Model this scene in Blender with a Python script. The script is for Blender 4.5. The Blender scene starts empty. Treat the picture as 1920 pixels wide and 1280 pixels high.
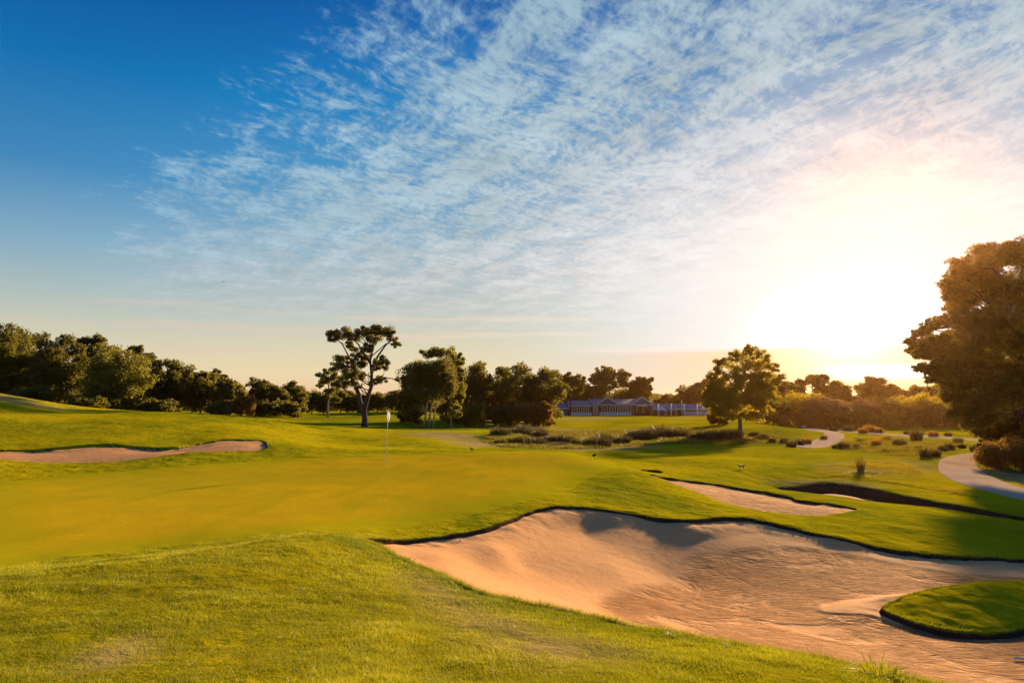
import bpy, math, random
import numpy as np

rng = np.random.default_rng(7)
random.seed(7)
SC = bpy.context.scene
COL = SC.collection

# ------------------------------------------------------------------ camera
F = 1280.0                      # focal length in pixels of a 1920 px wide frame
PITCH = math.atan(110.0 / F)
CP, SP = math.cos(PITCH), math.sin(PITCH)
EYE = np.array([0.0, 0.0, 4.0])
cd = bpy.data.cameras.new("camera")
cd.sensor_width = 36.0
cd.lens = 24.0
cd.clip_start = 0.05
cd.clip_end = 9000
cam = bpy.data.objects.new("camera", cd)
cam.location = EYE
cam.rotation_euler = (math.pi / 2 + PITCH, 0, 0)
COL.objects.link(cam)
SC.camera = cam

# ------------------------------------------------------------------ sun
SUN_EL, SUN_AZ = math.radians(12.5), math.radians(29.5)      # azimuth to the right of the view
sd = np.array([math.sin(SUN_AZ) * math.cos(SUN_EL), math.cos(SUN_AZ) * math.cos(SUN_EL), math.sin(SUN_EL)])
ld = bpy.data.lights.new("sun", 'SUN')
ld.energy = 2.5
ld.angle = math.radians(2.0)
ld.color = (1.0, 0.68, 0.34)
lo = bpy.data.objects.new("sun", ld)
lo.rotation_euler = (math.pi / 2 - SUN_EL, 0, math.pi - SUN_AZ)
COL.objects.link(lo)

# ------------------------------------------------------------------ exposure
EXPO = 2.3
SC.view_settings.view_transform = 'Standard'
SC.view_settings.look = 'None'
SC.view_settings.exposure = EXPO
SC.view_settings.gamma = 1.0
SC.cycles.use_denoising = True
SC.cycles.max_bounces = 6
SC.cycles.diffuse_bounces = 3
SC.cycles.transmission_bounces = 4
SC.cycles.transparent_max_bounces = 8
SC.cycles.caustics_reflective = False
SC.cycles.caustics_refractive = False
SC.cycles.sample_clamp_indirect = 6.0


# ------------------------------------------------------------------ node helper
class NT:
    def __init__(s, tree):
        s.t = tree
        s.n = tree.nodes
        s.l = tree.links

    def node(s, kind, **kw):
        nd = s.n.new(kind)
        for k, v in kw.items():
            setattr(nd, k, v)
        return nd

    def put(s, sock, v):
        if hasattr(v, 'is_output') or isinstance(v, bpy.types.NodeSocket):
            s.l.new(v, sock)
        elif isinstance(v, (tuple, list)):
            if len(v) == 3 and sock.type == 'RGBA':
                v = (*v, 1.0)
            sock.default_value = v
        else:
            sock.default_value = v

    def math(s, op, a, b=None, c=None, clamp=False):
        nd = s.node('ShaderNodeMath', operation=op, use_clamp=clamp)
        s.put(nd.inputs[0], a)
        if b is not None:
            s.put(nd.inputs[1], b)
        if c is not None:
            s.put(nd.inputs[2], c)
        return nd.outputs[0]

    def vmath(s, op, a, b=None, out=0):
        nd = s.node('ShaderNodeVectorMath', operation=op)
        s.put(nd.inputs[0], a)
        if b is not None:
            s.put(nd.inputs[1], b)
        return nd.outputs[out]

    def comb(s, x, y, z):
        nd = s.node('ShaderNodeCombineXYZ')
        for i, v in enumerate((x, y, z)):
            s.put(nd.inputs[i], v)
        return nd.outputs[0]

    def noise(s, vec, scale, detail=4, rough=0.55, dist=0.0):
        nd = s.node('ShaderNodeTexNoise')
        s.put(nd.inputs['Vector'], vec)
        nd.inputs['Scale'].default_value = scale
        nd.inputs['Detail'].default_value = detail
        nd.inputs['Roughness'].default_value = rough
        nd.inputs['Distortion'].default_value = dist
        return nd.outputs[0]

    def ramp(s, fac, stops, interp='LINEAR'):
        nd = s.node('ShaderNodeValToRGB')
        nd.color_ramp.interpolation = interp
        el = nd.color_ramp.elements
        while len(el) < len(stops):
            el.new(0.5)
        for e, (p, c) in zip(el, stops):
            e.position = p
            e.color = (*c, 1.0) if not isinstance(c, (int, float)) else (c, c, c, 1.0)
        s.put(nd.inputs[0], fac)
        return nd.outputs[0]

    def mix(s, fac, a, b, mode='MIX', clamp=False):
        nd = s.node('ShaderNodeMix', data_type='RGBA', blend_type=mode)
        nd.clamp_factor = True
        nd.clamp_result = clamp
        s.put(nd.inputs[0], fac)
        s.put(nd.inputs[6], a)
        s.put(nd.inputs[7], b)
        return nd.outputs[2]

    def maprange(s, v, a, b, c=0.0, d=1.0, smooth=False):
        nd = s.node('ShaderNodeMapRange')
        nd.interpolation_type = 'SMOOTHSTEP' if smooth else 'LINEAR'
        nd.clamp = True
        s.put(nd.inputs[0], v)
        for i, q in enumerate((a, b, c, d)):
            s.put(nd.inputs[i + 1], q)
        return nd.outputs[0]

    def attr(s, name):
        nd = s.node('ShaderNodeAttribute', attribute_name=name)
        return nd.outputs['Fac']


def lin(r, g, b):
    f = lambda c: c / 12.92 if c <= 0.04045 else ((c + 0.055) / 1.055) ** 2.4
    return (f(r / 255.0), f(g / 255.0), f(b / 255.0))


# ------------------------------------------------------------------ sky
def build_world():
    w = bpy.data.worlds.new("World")
    SC.world = w
    w.use_nodes = True
    w.node_tree.nodes.clear()
    N = NT(w.node_tree)
    d = N.node('ShaderNodeTexCoord').outputs['Generated']
    sep = N.node('ShaderNodeSeparateXYZ')
    N.l.new(d, sep.inputs[0])
    dx, dy, dz = sep.outputs
    sky = N.node('ShaderNodeTexSky', sky_type='NISHITA')
    sky.sun_disc = False
    sky.sun_elevation = SUN_EL
    sky.sun_rotation = SUN_AZ
    sky.air_density = 1.2
    sky.dust_density = 2.0
    sky.ozone_density = 3.0
    # clear air: elevation ramp, deep overhead and cream at the horizon
    elev = N.math('ARCSINE', dz)
    e01 = N.math('DIVIDE', elev, 0.6, clamp=True)
    clear = N.ramp(e01, [(0.0, lin(248, 205, 165)), (0.06, lin(240, 220, 178)), (0.14, lin(218, 213, 184)),
                         (0.22, lin(184, 201, 196)), (0.33, lin(142, 184, 206)), (0.48, lin(74, 152, 202)),
                         (0.68, lin(12, 132, 196)), (0.84, lin(0, 108, 182)), (1.0, lin(0, 80, 158))])
    ga, ge = math.radians(26.5), math.radians(5.0)      # middle of the burnt out patch of cloud, left of the sun
    dots = N.vmath('DOT_PRODUCT', d, (math.sin(ga) * math.cos(ge), math.cos(ga) * math.cos(ge), math.sin(ge)), out=1)
    ang = N.math('ARCCOSINE', dots)
    azd = N.math('SUBTRACT', N.math('ARCTAN2', dx, dy), ga)
    eld = N.math('MULTIPLY', N.math('SUBTRACT', elev, ge), 1.6)
    ang = N.math('MINIMUM', N.math('SQRT', N.math('ADD', N.math('MULTIPLY', azd, azd), N.math('MULTIPLY', eld, eld))), 1.6)
    # far from the sun the blue deepens
    deep = N.maprange(ang, 0.75, 1.25, 0.0, 0.55, True)
    clear = N.mix(N.math('MULTIPLY', deep, e01), clear, lin(0, 60, 140))
    nish = N.vmath('SCALE', sky.outputs[0])
    nish_n = nish.node
    nish_n.inputs['Scale'].default_value = 0.10
    clear = N.mix(0.05, clear, nish)
    # the sky pales towards the sun
    pale = N.maprange(ang, 0.05, 0.60, 1.0, 0.0, True)
    clear = N.mix(N.math('MULTIPLY', pale, 0.6), clear, (0.50, 0.70, 0.76))
    # cloud sheet: project the direction on a flat layer
    inv = N.math('DIVIDE', 1.0, N.math('MAXIMUM', N.math('ADD', dz, 0.045), 0.02))
    px = N.math('MULTIPLY', dx, inv)
    py = N.math('MULTIPLY', dy, inv)
    P = N.comb(px, py, 0.0)
    # rotated frame: s runs along the edge of the sheet, q across it (positive inside the sheet)
    ca, sa = math.cos(math.radians(128)), math.sin(math.radians(128))
    s_ = N.math('ADD', N.math('MULTIPLY', px, ca), N.math('MULTIPLY', py, sa))
    q_ = N.math('ADD', N.math('MULTIPLY', px, sa), N.math('MULTIPLY', py, -ca))
    big = N.noise(P, 0.9, 3, 0.5)
    mid = N.noise(P, 3.4, 4, 0.6, 0.3)
    edge = N.math('ADD', N.math('SUBTRACT', q_, 0.37), N.math('MULTIPLY', N.math('SUBTRACT', big, 0.5), 1.6))
    edge = N.math('ADD', edge, N.math('MULTIPLY', N.math('SUBTRACT', mid, 0.5), 1.5))
    cover = N.maprange(edge, -0.20, 0.85, 0.0, 1.0, True)
    # fibres: noise stretched along two close directions
    Pw = N.vmath('ADD', P, N.vmath('SCALE', N.node('ShaderNodeTexNoise').outputs[1]))
    wn = Pw.node.inputs[1].links[0].from_node
    tex = wn.inputs[0].links[0].from_node
    N.put(tex.inputs['Vector'], P)
    tex.inputs['Scale'].default_value = 2.2
    tex.inputs['Detail'].default_value = 2
    wn.inputs['Scale'].default_value = 0.22
    def frame(angle, kx, ky):
        mp = N.node('ShaderNodeMapping')
        mp.vector_type = 'TEXTURE'
        N.put(mp.inputs['Vector'], Pw)
        mp.inputs['Rotation'].default_value = (0, 0, math.radians(angle))
        mp.inputs['Scale'].default_value = (kx, ky, 1)
        return mp.outputs[0]
    f1 = N.noise(frame(118, 2.6, 0.8), 5.5, 6, 0.66, 0.15)
    f2 = N.noise(frame(38, 1.9, 0.7), 12.0, 6, 0.66, 0.2)
    f3 = N.noise(frame(75, 1.5, 0.8), 34.0, 4, 0.65, 0.1)
    fib = N.math('ADD', N.math('MULTIPLY', f1, 0.44), N.math('ADD', N.math('MULTIPLY', f2, 0.30), N.math('MULTIPLY', f3, 0.26)))
    thr = N.maprange(cover, 0.0, 1.0, 0.61, 0.385)
    c = N.maprange(N.math('SUBTRACT', fib, thr), -0.05, 0.17, 0.0, 1.0, True)
    c = N.math('MULTIPLY', c, N.maprange(cover, 0.0, 0.35, 0.0, 1.0, True))
    # thicker sheet towards the sun
    thick = N.maprange(ang, 0.12, 1.0, 1.0, 0.0, True)
    c = N.math('MAXIMUM', c, N.math('MULTIPLY', N.math('MULTIPLY', thick, cover), N.maprange(N.math('ADD', N.math('MULTIPLY', fib, 0.5), N.math('MULTIPLY', mid, 0.5)), 0.38, 0.56, 0.55, 1.1)))
    low = N.maprange(dz, 0.05, 0.20, 0.0, 1.0, True)
    c = N.math('MULTIPLY', c, N.math('MULTIPLY', low, 0.95))
    shade = N.maprange(N.math('ADD', N.math('MULTIPLY', fib, 0.6), N.math('MULTIPLY', mid, 0.4)), 0.38, 0.60, 0.74, 1.10)
    away = N.maprange(ang, 0.10, 1.05, 0.0, 1.0)
    ccol = N.ramp(away, [(0.0, (1.0, 0.97, 0.92)), (0.13, (0.90, 0.89, 0.88)), (0.30, lin(226, 226, 228)), (0.50, lin(188, 204, 210)), (0.75, lin(164, 194, 210)), (1.0, lin(130, 174, 206))])
    # pinkish close to the horizon, away from the sun
    ccol = N.mix(N.maprange(dz, 0.10, 0.27, 0.75, 0.0, True), ccol, N.ramp(away, [(0.0, (1.0, .95, .88)), (0.5, lin(232, 216, 206)), (1.0, lin(190, 200, 200))]))
    ccol = N.vmath('MULTIPLY', ccol, N.comb(shade, shade, shade))
    col = N.mix(c, clear, ccol)
    # stratus bank low on the horizon to the right
    az = N.math('ARCTAN2', dx, dy)
    bn = N.noise(N.comb(N.math('MULTIPLY', az, 2.2), N.math('MULTIPLY', elev, 22.0), 3.0), 1.3, 4, 0.5)
    bank_top = N.math('ADD', 0.055, N.math('MULTIPLY', N.math('SUBTRACT', az, 0.1), 0.035))
    bank_top = N.math('ADD', bank_top, N.math('MULTIPLY', N.math('SUBTRACT', bn, 0.5), 0.030))
    bank = N.math('MULTIPLY', N.maprange(elev, bank_top, N.math('ADD', bank_top, 0.014), 1.0, 0.0, True), N.maprange(az, 0.0, 0.34, 0.0, 1.0, True))
    hole = N.math('MULTIPLY', N.maprange(az, 0.40, 0.50, 0.0, 1.0, True), N.maprange(N.math('ABSOLUTE', N.math('SUBTRACT', elev, 0.036)), 0.006, 0.012, 1.0, 0.0, True))
    bank = N.math('MULTIPLY', bank, N.math('SUBTRACT', 1.0, hole))
    bandn = N.noise(N.comb(N.math('MULTIPLY', az, 1.6), N.math('MULTIPLY', elev, 40.0), 0.0), 1.0, 3, 0.5)
    band = N.math('MULTIPLY', N.maprange(bandn, 0.50, 0.62, 0.0, 0.55, True), N.maprange(N.math('ABSOLUTE', N.math('SUBTRACT', elev, 0.09)), 0.02, 0.06, 1.0, 0.0, True))
    col = N.mix(band, col, N.ramp(away, [(0.0, (1, .9, .75)), (0.6, lin(235, 205, 190)), (1.0, lin(215, 200, 185))]))
    # glare about the sun: it is what makes the low right of the sky burn out
    g3 = N.math('MULTIPLY', N.math('EXPONENT', N.math('MULTIPLY', N.math('MULTIPLY', ang, ang), -240.0)), 6.0)
    veil = N.math('POWER', N.maprange(ang, 0.05, 0.58, 1.0, 0.0, True), 1.5)
    col = N.mix(veil, col, (0.93, 0.925, 0.91))
    glow = N.vmath('MULTIPLY', N.comb(g3, g3, g3), (1.0, 0.86, 0.66))
    col = N.vmath('ADD', col, glow)
    bcol = N.ramp(N.maprange(ang, 0.05, 0.75), [(0.0, lin(255, 225, 165)), (0.3, lin(240, 210, 170)), (0.6, lin(205, 184, 176)), (1.0, lin(196, 182, 178))])
    col = N.mix(N.math('MULTIPLY', bank, 0.80), col, bcol)
    # a low warm band right at the horizon near the sun
    # below the horizon: dull ground tone
    col = N.mix(N.maprange(dz, -0.02, 0.0, 1.0, 0.0), col, (0.12, 0.10, 0.05))
    bg = N.node('ShaderNodeBackground')
    N.l.new(col, bg.inputs[0])
    bg.inputs[1].default_value = WORLD_STRENGTH
    out = N.node('ShaderNodeOutputWorld')
    N.l.new(bg.outputs[0], out.inputs[0])
    w.cycles.sampling_method = 'MANUAL'
    w.cycles.sample_map_resolution = 1024


WORLD_STRENGTH = 1.0 / 2 ** EXPO
build_world()


# ------------------------------------------------------------------ object helpers
def tag(o, label=None, cat=None, group=None, kind=None):
    if label: o['label'] = label
    if cat: o['category'] = cat
    if group: o['group'] = group
    if kind: o['kind'] = kind
    return o


def empty(name, loc, label, cat, group=None, rz=0.0):
    o = bpy.data.objects.new(name, None)
    o.location = loc
    o.rotation_euler = (0, 0, rz)
    o.empty_display_size = 0.3
    COL.objects.link(o)
    return tag(o, label, cat, group)


def link_mesh(name, me, mats, parent=None, loc=None):
    o = bpy.data.objects.new(name, me)
    for m in (mats if isinstance(mats, (list, tuple)) else [mats]):
        me.materials.append(m)
    COL.objects.link(o)
    if parent is not None:
        o.parent = parent
    if loc is not None:
        o.location = loc
    return o


def np_mesh(name, V, Fc, n, smooth=False, attrs=None):
    """V (N,3), Fc (M,n) polygons of n corners."""
    me = bpy.data.meshes.new(name)
    V = np.ascontiguousarray(V, dtype=np.float32)
    Fc = np.ascontiguousarray(Fc, dtype=np.int32)
    me.vertices.add(len(V))
    me.vertices.foreach_set('co', V.ravel())
    me.loops.add(Fc.size)
    me.loops.foreach_set('vertex_index', Fc.ravel())
    me.polygons.add(len(Fc))
    me.polygons.foreach_set('loop_start', np.arange(len(Fc), dtype=np.int32) * n)
    me.polygons.foreach_set('loop_total', np.full(len(Fc), n, dtype=np.int32))
    if smooth:
        me.polygons.foreach_set('use_smooth', np.ones(len(Fc), dtype=bool))
    me.update(calc_edges=True)
    for k, a in (attrs or {}).items():
        at = me.attributes.new(k, 'FLOAT', 'POINT')
        at.data.foreach_set('value', np.ascontiguousarray(a, dtype=np.float32))
    return me


class MB:
    """collects simple shapes into one mesh"""
    def __init__(s):
        s.V = []
        s.F = []

    def add(s, vs, fs):
        k = len(s.V)
        s.V += [tuple(v) for v in vs]
        s.F += [tuple(i + k for i in f) for f in fs]

    def box(s, x0, x1, y0, y1, z0, z1):
        s.add([(x0, y0, z0), (x1, y0, z0), (x1, y1, z0), (x0, y1, z0), (x0, y0, z1), (x1, y0, z1), (x1, y1, z1), (x0, y1, z1)],
              [(0, 3, 2, 1), (4, 5, 6, 7), (0, 1, 5, 4), (1, 2, 6, 5), (2, 3, 7, 6), (3, 0, 4, 7)])

    def tube(s, pts, rad, n=8, cap=True):
        pts = [np.array(p, float) for p in pts]
        k = len(s.V)
        for i, p in enumerate(pts):
            a = pts[max(0, i - 1)]
            b = pts[min(len(pts) - 1, i + 1)]
            t = b - a
            t /= (np.linalg.norm(t) + 1e-9)
            ref = np.array([0, 0, 1.0]) if abs(t[2]) < 0.9 else np.array([1.0, 0, 0])
            u = np.cross(t, ref); u /= np.linalg.norm(u)
            v = np.cross(t, u)
            for j in range(n):
                an = 2 * math.pi * j / n
                s.V.append(tuple(p + rad[i] * (math.cos(an) * u + math.sin(an) * v)))
        for i in range(len(pts) - 1):
            for j in range(n):
                j2 = (j + 1) % n
                s.F.append((k + i * n + j, k + i * n + j2, k + (i + 1) * n + j2, k + (i + 1) * n + j))
        if cap:
            s.F.append(tuple(k + j for j in range(n))[::-1])
            s.F.append(tuple(k + (len(pts) - 1) * n + j for j in range(n)))

    def build(s, name, mat, parent=None, smooth=False, loc=None):
        me = bpy.data.meshes.new(name)
        me.from_pydata(s.V, [], s.F)
        if smooth:
            me.polygons.foreach_set('use_smooth', [True] * len(me.polygons))
        me.update()
        return link_mesh(name, me, mat, parent, loc)


# ------------------------------------------------------------------ picture position + distance -> world point
def P3(u, v, D):
    t = (640.0 - v) / F
    fw = CP - SP * t
    return np.array([(u - 960.0) / F / fw * D, D, EYE[2] + (SP + CP * t) / fw * D])


def pts3(L):
    return np.array([P3(*p) for p in L])


# ------------------------------------------------------------------ terrain: smooth surface through surveyed points
MAIN = [(672, 1008, 12.2), (720, 1009, 12.8), (780, 1008, 13.4), (850, 1000, 14.0), (900, 990, 14.5), (940, 977, 15.2), (985, 960, 16.4), (1030, 948, 17.2),
        (1090, 947, 17.6), (1150, 956, 17.5), (1200, 962, 17.4), (1245, 969, 17.2), (1290, 972, 17.2), (1345, 969, 17.8), (1400, 968, 18.2), (1450, 977, 18.0),
        (1500, 990, 17.7), (1550, 1002, 17.3), (1600, 1012, 17.0), (1650, 1022, 16.8), (1700, 1031, 16.6), (1760, 1038, 16.5), (1830, 1042, 16.4), (1920, 1043, 16.4),
        (2060, 1046, 16.0), (2240, 1080, 14.0), (2330, 1180, 11.0), (2330, 1290, 8.4), (2200, 1350, 6.6), (1990, 1330, 5.2), (1750, 1282, 4.8),
        (1630, 1255, 5.0), (1500, 1228, 5.4), (1400, 1211, 5.7), (1300, 1195, 5.9), (1200, 1176, 6.2), (1100, 1152, 6.6),
        (1000, 1130, 7.1), (900, 1105, 7.8), (840, 1078, 8.5), (760, 1047, 9.6), (715, 1024, 10.8)]
ISLE = [(1655, 1135, 12.15), (1690, 1118, 12.6), (1740, 1101, 12.9), (1800, 1090, 13.1), (1860, 1086, 13.2), (1930, 1085, 13.3), (2020, 1092, 13.2), (2090, 1118, 12.7),
        (2070, 1148, 11.9), (2000, 1164, 11.6), (1920, 1172, 11.5), (1860, 1180, 11.3), (1800, 1179, 11.35), (1740, 1169, 11.5), (1690, 1152, 11.8)]
SECOND = [(1212, 888, 26.5), (1240, 893, 28.2), (1285, 899, 28.6), (1330, 905, 28.6), (1380, 912, 28.0), (1420, 918, 27.2), (1460, 925, 26.4), (1484, 929, 25.8),
          (1492, 935, 25.2), (1525, 940, 24.4), (1570, 944, 23.4), (1600, 948, 22.6), (1608, 953, 21.9), (1590, 959, 21.4), (1550, 964, 20.8), (1500, 963, 20.7),
          (1440, 959, 20.9), (1395, 951, 21.4), (1350, 938, 22.4), (1300, 920, 23.6), (1255, 903, 25.0)]
THIRD = [(1452, 913, 32.6), (1500, 907, 33.4), (1545, 904, 33.8), (1600, 908, 33.0), (1650, 917, 31.5), (1700, 927, 30.0), (1760, 939, 28.3), (1830, 952, 26.6), (1920, 967, 24.8),
         (2010, 985, 23.0), (2000, 992, 22.4), (1920, 974, 23.8), (1840, 964, 24.6), (1750, 949, 26.5), (1650, 942, 27.6), (1590, 936, 28.8), (1530, 925, 30.4), (1480, 917, 31.8)]
FOURTH = [(1198, 881, 30.4), (1215, 879, 31.6), (1235, 882, 31.4), (1243, 885, 30.6), (1230, 886, 29.9), (1205, 885, 29.6)]
LEFTB = [(-60, 842, 34.5), (0, 842, 34.8), (60, 844, 34.6), (110, 841, 34.8), (160, 835, 35.4), (200, 832, 35.8), (260, 837, 35.2), (320, 842, 34.6), (345, 836, 35.4), (370, 829, 36.4),
         (420, 823, 37.4), (465, 822, 37.6), (494, 825, 37.0), (501, 834, 35.0), (494, 842, 33.4), (420, 843, 32.4), (360, 847, 31.6), (300, 855, 30.6), (250, 861, 29.8), (200, 865, 29.4),
         (120, 867, 29.2), (60, 866, 29.2), (0, 861, 29.6), (-60, 856, 30.2)]
GREEN = [(-80, 940, 16.5), (0, 905, 22.0), (120, 890, 24.5), (260, 880, 26.0), (420, 866, 28.6), (560, 856, 31.0), (700, 851, 32.5), (860, 847, 33.6), (960, 845, 34.0), (1060, 849, 33.4), (1120, 862, 30.5),
         (1165, 878, 27.8), (1130, 890, 25.5), (1085, 912, 22.4), (1060, 932, 20.4), (1000, 948, 18.4), (920, 968, 16.6), (820, 986, 15.2), (700, 992, 14.0), (520, 1004, 13.0),
         (300, 1024, 11.9), (100, 1050, 10.9), (-80, 1080, 10.0)]
PATH_NEAR = [(1842, 838, 52), (1815, 841, 51), (1783, 847, 48.5), (1765, 858, 45), (1761, 872, 41), (1765, 884, 38), (1785, 897, 35), (1820, 909, 32.6), (1870, 921, 30.4), (1925, 933, 28.4), (2060, 960, 25),
             (2060, 930, 28.4), (1925, 912, 32), (1890, 905, 34), (1858, 894, 37), (1838, 882, 40), (1829, 868, 43), (1828, 854, 47)]
PATH_MID = [(1521, 801, 112), (1512, 806, 105), (1504, 810, 99), (1508, 813, 95), (1525, 814, 93), (1545, 817, 89), (1548, 821, 84), (1540, 826, 78), (1520, 832, 72), (1490, 840, 64),
            (1520, 843, 61.5), (1545, 838, 66), (1572, 830, 74), (1581, 822, 83), (1575, 815, 90), (1558, 811, 97), (1540, 808, 101), (1538, 802, 111)]
PATH_FAR = [(1560, 804, 104), (1620, 809, 98), (1700, 815, 91), (1780, 820, 86), (1845, 827, 80), (1860, 830, 77), (1840, 831, 76), (1780, 824, 82), (1700, 819, 86.5), (1620, 812.5, 93.5), (1560, 807, 100)]

GPTS = [  # foreground mound
    (480, 1280, 3.9), (0, 1280, 3.9), (960, 1280, 3.9), (1400, 1280, 4.2), (1900, 1420, 3.6), (-120, 1280, 3.9), (700, 1180, 5.3), (300, 1150, 6.0), (0, 1160, 5.8), (1050, 1200, 5.2), (600, 1080, 7.8), (880, 1140, 6.6),
    (300, 1042, 9.2), (0, 1078, 8.2), (-120, 1092, 7.8), (460, 1018, 10.2), (620, 1004, 10.9), (650, 1005, 11.4), (150, 1058, 8.6), (760, 1075, 8.2),
    (300, 1036, 11.2), (0, 1062, 10.2), (460, 1013, 12.0), (620, 998, 12.9),
    # green
    (100, 980, 14.0), (400, 990, 13.8), (700, 980, 14.8), (950, 950, 17.0), (500, 930, 18.6), (200, 930, 18.2), (725, 870, 28.0), (850, 900, 22.4), (1000, 900, 22.4), (1060, 880, 26.0), (500, 880, 26.4), (250, 890, 24.6),
    (-100, 930, 18.0), (0, 890, 24.6), (200, 875, 27.0), (400, 858, 30.2), (560, 848, 33.0), (900, 847, 33.5), (1000, 845.5, 34.0), (1060, 848.5, 33.2), (1110, 861, 30.2), (1180, 881, 27.0), (1225, 896, 24.8), (1270, 914, 23.2), (1320, 932, 21.6),
    (1380, 949, 20.4), (1430, 960, 19.4), (1100, 915, 21.4), (1180, 930, 19.6), (1280, 955, 18.6), (1150, 900, 23.0),
    # behind the green, falls away
    (900, 843, 42), (700, 838, 42), (1060, 845, 46), (1180, 872, 34.5), (1120, 856, 40), (1250, 878, 34), (1180, 850, 46), (1300, 860, 42), (1400, 876, 37),
    # right side apron
    (1480, 968, 19.6), (1600, 975, 19.4), (1700, 985, 19.0), (1800, 995, 18.6), (1920, 1004, 18.4), (1650, 957, 22.0), (1750, 960, 22.6), (1850, 972, 21.8), (1560, 932, 26.5), (1500, 922, 28.5), (1620, 938, 25.8),
    (1400, 895, 33), (1560, 890, 36), (1700, 905, 33.6), (1640, 880, 38), (1850, 938, 28.2), (1720, 880, 39), (1750, 860, 45), (1500, 865, 44), (1600, 850, 52), (1700, 840, 58), (1900, 880, 42), (1900, 850, 52), (2050, 900, 36),
    (1400, 840, 58), (1300, 838, 60), (1200, 836, 60), (1550, 835, 68), (1650, 822, 82), (1780, 812, 95), (1650, 802, 115), (1780, 800, 120), (1900, 805, 110), (1500, 803, 108), (1450, 800, 104),
    (1387, 812, 80), (1360, 795, 96), (1300, 800, 100), (1400, 792, 100), (1230, 806, 92), (1100, 812, 84), (1000, 824, 62), (900, 828, 58), (1000, 805, 90), (900, 803, 96), (1050, 838, 54),
    (1000, 788, 145), (1150, 788, 145), (1300, 788, 140), (1100, 780, 195), (1250, 780.5, 195), (1180, 778.5, 215), (1330, 781, 190), (1500, 790, 150), (1700, 789, 160), (1900, 790, 160), (950, 790, 130), (850, 797, 105), (1050, 779, 215),
    # middle left rolling ground
    (800, 832, 47), (800, 822, 54), (700, 824, 50), (700, 810, 62), (600, 826, 46), (600, 812, 54), (560, 800, 60), (620, 801, 62), (650, 803, 64), (720, 806, 66), (800, 807, 72), (700, 803, 82), (620, 801, 84), (683, 799.5, 90), (560, 797, 82),
    (650, 785, 118), (570, 787, 110), (760, 786, 118), (560, 777.5, 140), (650, 775.5, 145), (740, 772.5, 150), (560, 776, 180), (740, 772, 185),
    (860, 812, 66), (830, 800, 95), (780, 801, 92), (900, 797, 112),
    # left hills
    (500, 850, 32.5), (430, 822, 39), (430, 800, 47), (450, 786, 56), (480, 782, 62), (540, 793, 58), (480, 782, 90), (400, 850, 31.5), (345, 830, 37.5), (200, 826, 37.5), (200, 800, 46), (60, 836, 36.5), (60, 800, 45), (120, 786, 50), (250, 783, 53), (-100, 836, 36.5), (-100, 790, 45),
    (250, 772.5, 60), (330, 774.5, 60), (400, 778, 60), (180, 771.5, 60), (120, 766, 60), (60, 752, 60), (0, 739, 60), (-100, 722, 60), (250, 774, 85), (350, 778, 90), (440, 781, 92), (120, 771, 85), (0, 752, 85), (-100, 745, 85), (250, 774, 120), (0, 760, 120),
    (450, 779, 130), (300, 775, 160), (0, 765, 160), (-150, 765, 160),
    # rim pieces
    (-60, 860, 29), (100, 870, 28.3)]
G_CTL = GPTS + [p for i, p in enumerate(MAIN) if 0 <= i] + ISLE[::2] + SECOND[::2] + THIRD[::2] + LEFTB[::2] + [FOURTH[0], FOURTH[2]]
FLOOR_MAIN = [(1100, 1000, 16.2), (1060, 965, 17.0), (1000, 1000, 15.2), (930, 1030, 13.2), (900, 1060, 12.2), (1050, 1100, 12.0), (980, 1060, 13.0), (1150, 1060, 13.9), (1180, 1010, 15.9), (820, 1040, 12.0),
              (1250, 1080, 14.3), (1150, 1130, 11.7), (1300, 1030, 15.8), (1400, 1060, 15.2), (1500, 1100, 14.0), (1500, 1150, 12.3), (1600, 1060, 15.4), (1750, 1070, 15.4), (1900, 1070, 15.4), (1600, 1130, 12.9),
              (1300, 1190, 9.7), (1450, 1220, 9.1), (1600, 1240, 8.9), (1700, 1230, 10.0), (1750, 1200, 10.9), (1900, 1200, 10.8), (1850, 1280, 8.6), (2000, 1300, 8.2), (2100, 1180, 11.0), (2100, 1090, 14.0), (1000, 1135, 9.7), (1100, 1155, 9.9),
              (1620, 1150, 12.2), (1650, 1180, 11.4)]
FLOOR_SECOND = [(1300, 908, 26.8), (1380, 925, 25.6), (1440, 935, 24.8), (1420, 945, 23.4), (1500, 945, 23.6), (1540, 955, 22.2), (1350, 922, 25.8), (1480, 955, 22.2)]
FLOOR_THIRD = [(1545, 926, 32.0), (1600, 933, 30.8), (1700, 949, 28.3), (1800, 964, 25.9), (1900, 977, 24.0)]
FLOOR_LEFT = [(20, 855, 31.6), (100, 855, 32.0), (200, 853, 32.3), (300, 848, 32.8), (400, 838, 34.2), (470, 835, 34.8)]


def tps_fit(X, z, lam):
    n = len(X)
    d = np.linalg.norm(X[:, None] - X[None], axis=2)
    K = np.where(d > 0, d * d * np.log(d + 1e-12), 0.0) + lam * np.eye(n)
    Q = np.hstack([np.ones((n, 1)), X])
    A = np.block([[K, Q], [Q.T, np.zeros((3, 3))]])
    return np.linalg.solve(A, np.concatenate([z, np.zeros(3)]))


def tps_eval(X, w, Y):
    out = np.empty(len(Y))
    for i in range(0, len(Y), 20000):
        y = Y[i:i + 20000]
        d2 = ((y[:, None, :] - X[None]) ** 2).sum(2)
        out[i:i + 20000] = (0.5 * d2 * np.log(d2 + 1e-18)) @ w[:len(X)] + w[len(X)] + y @ w[len(X) + 1:]
    return out


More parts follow.
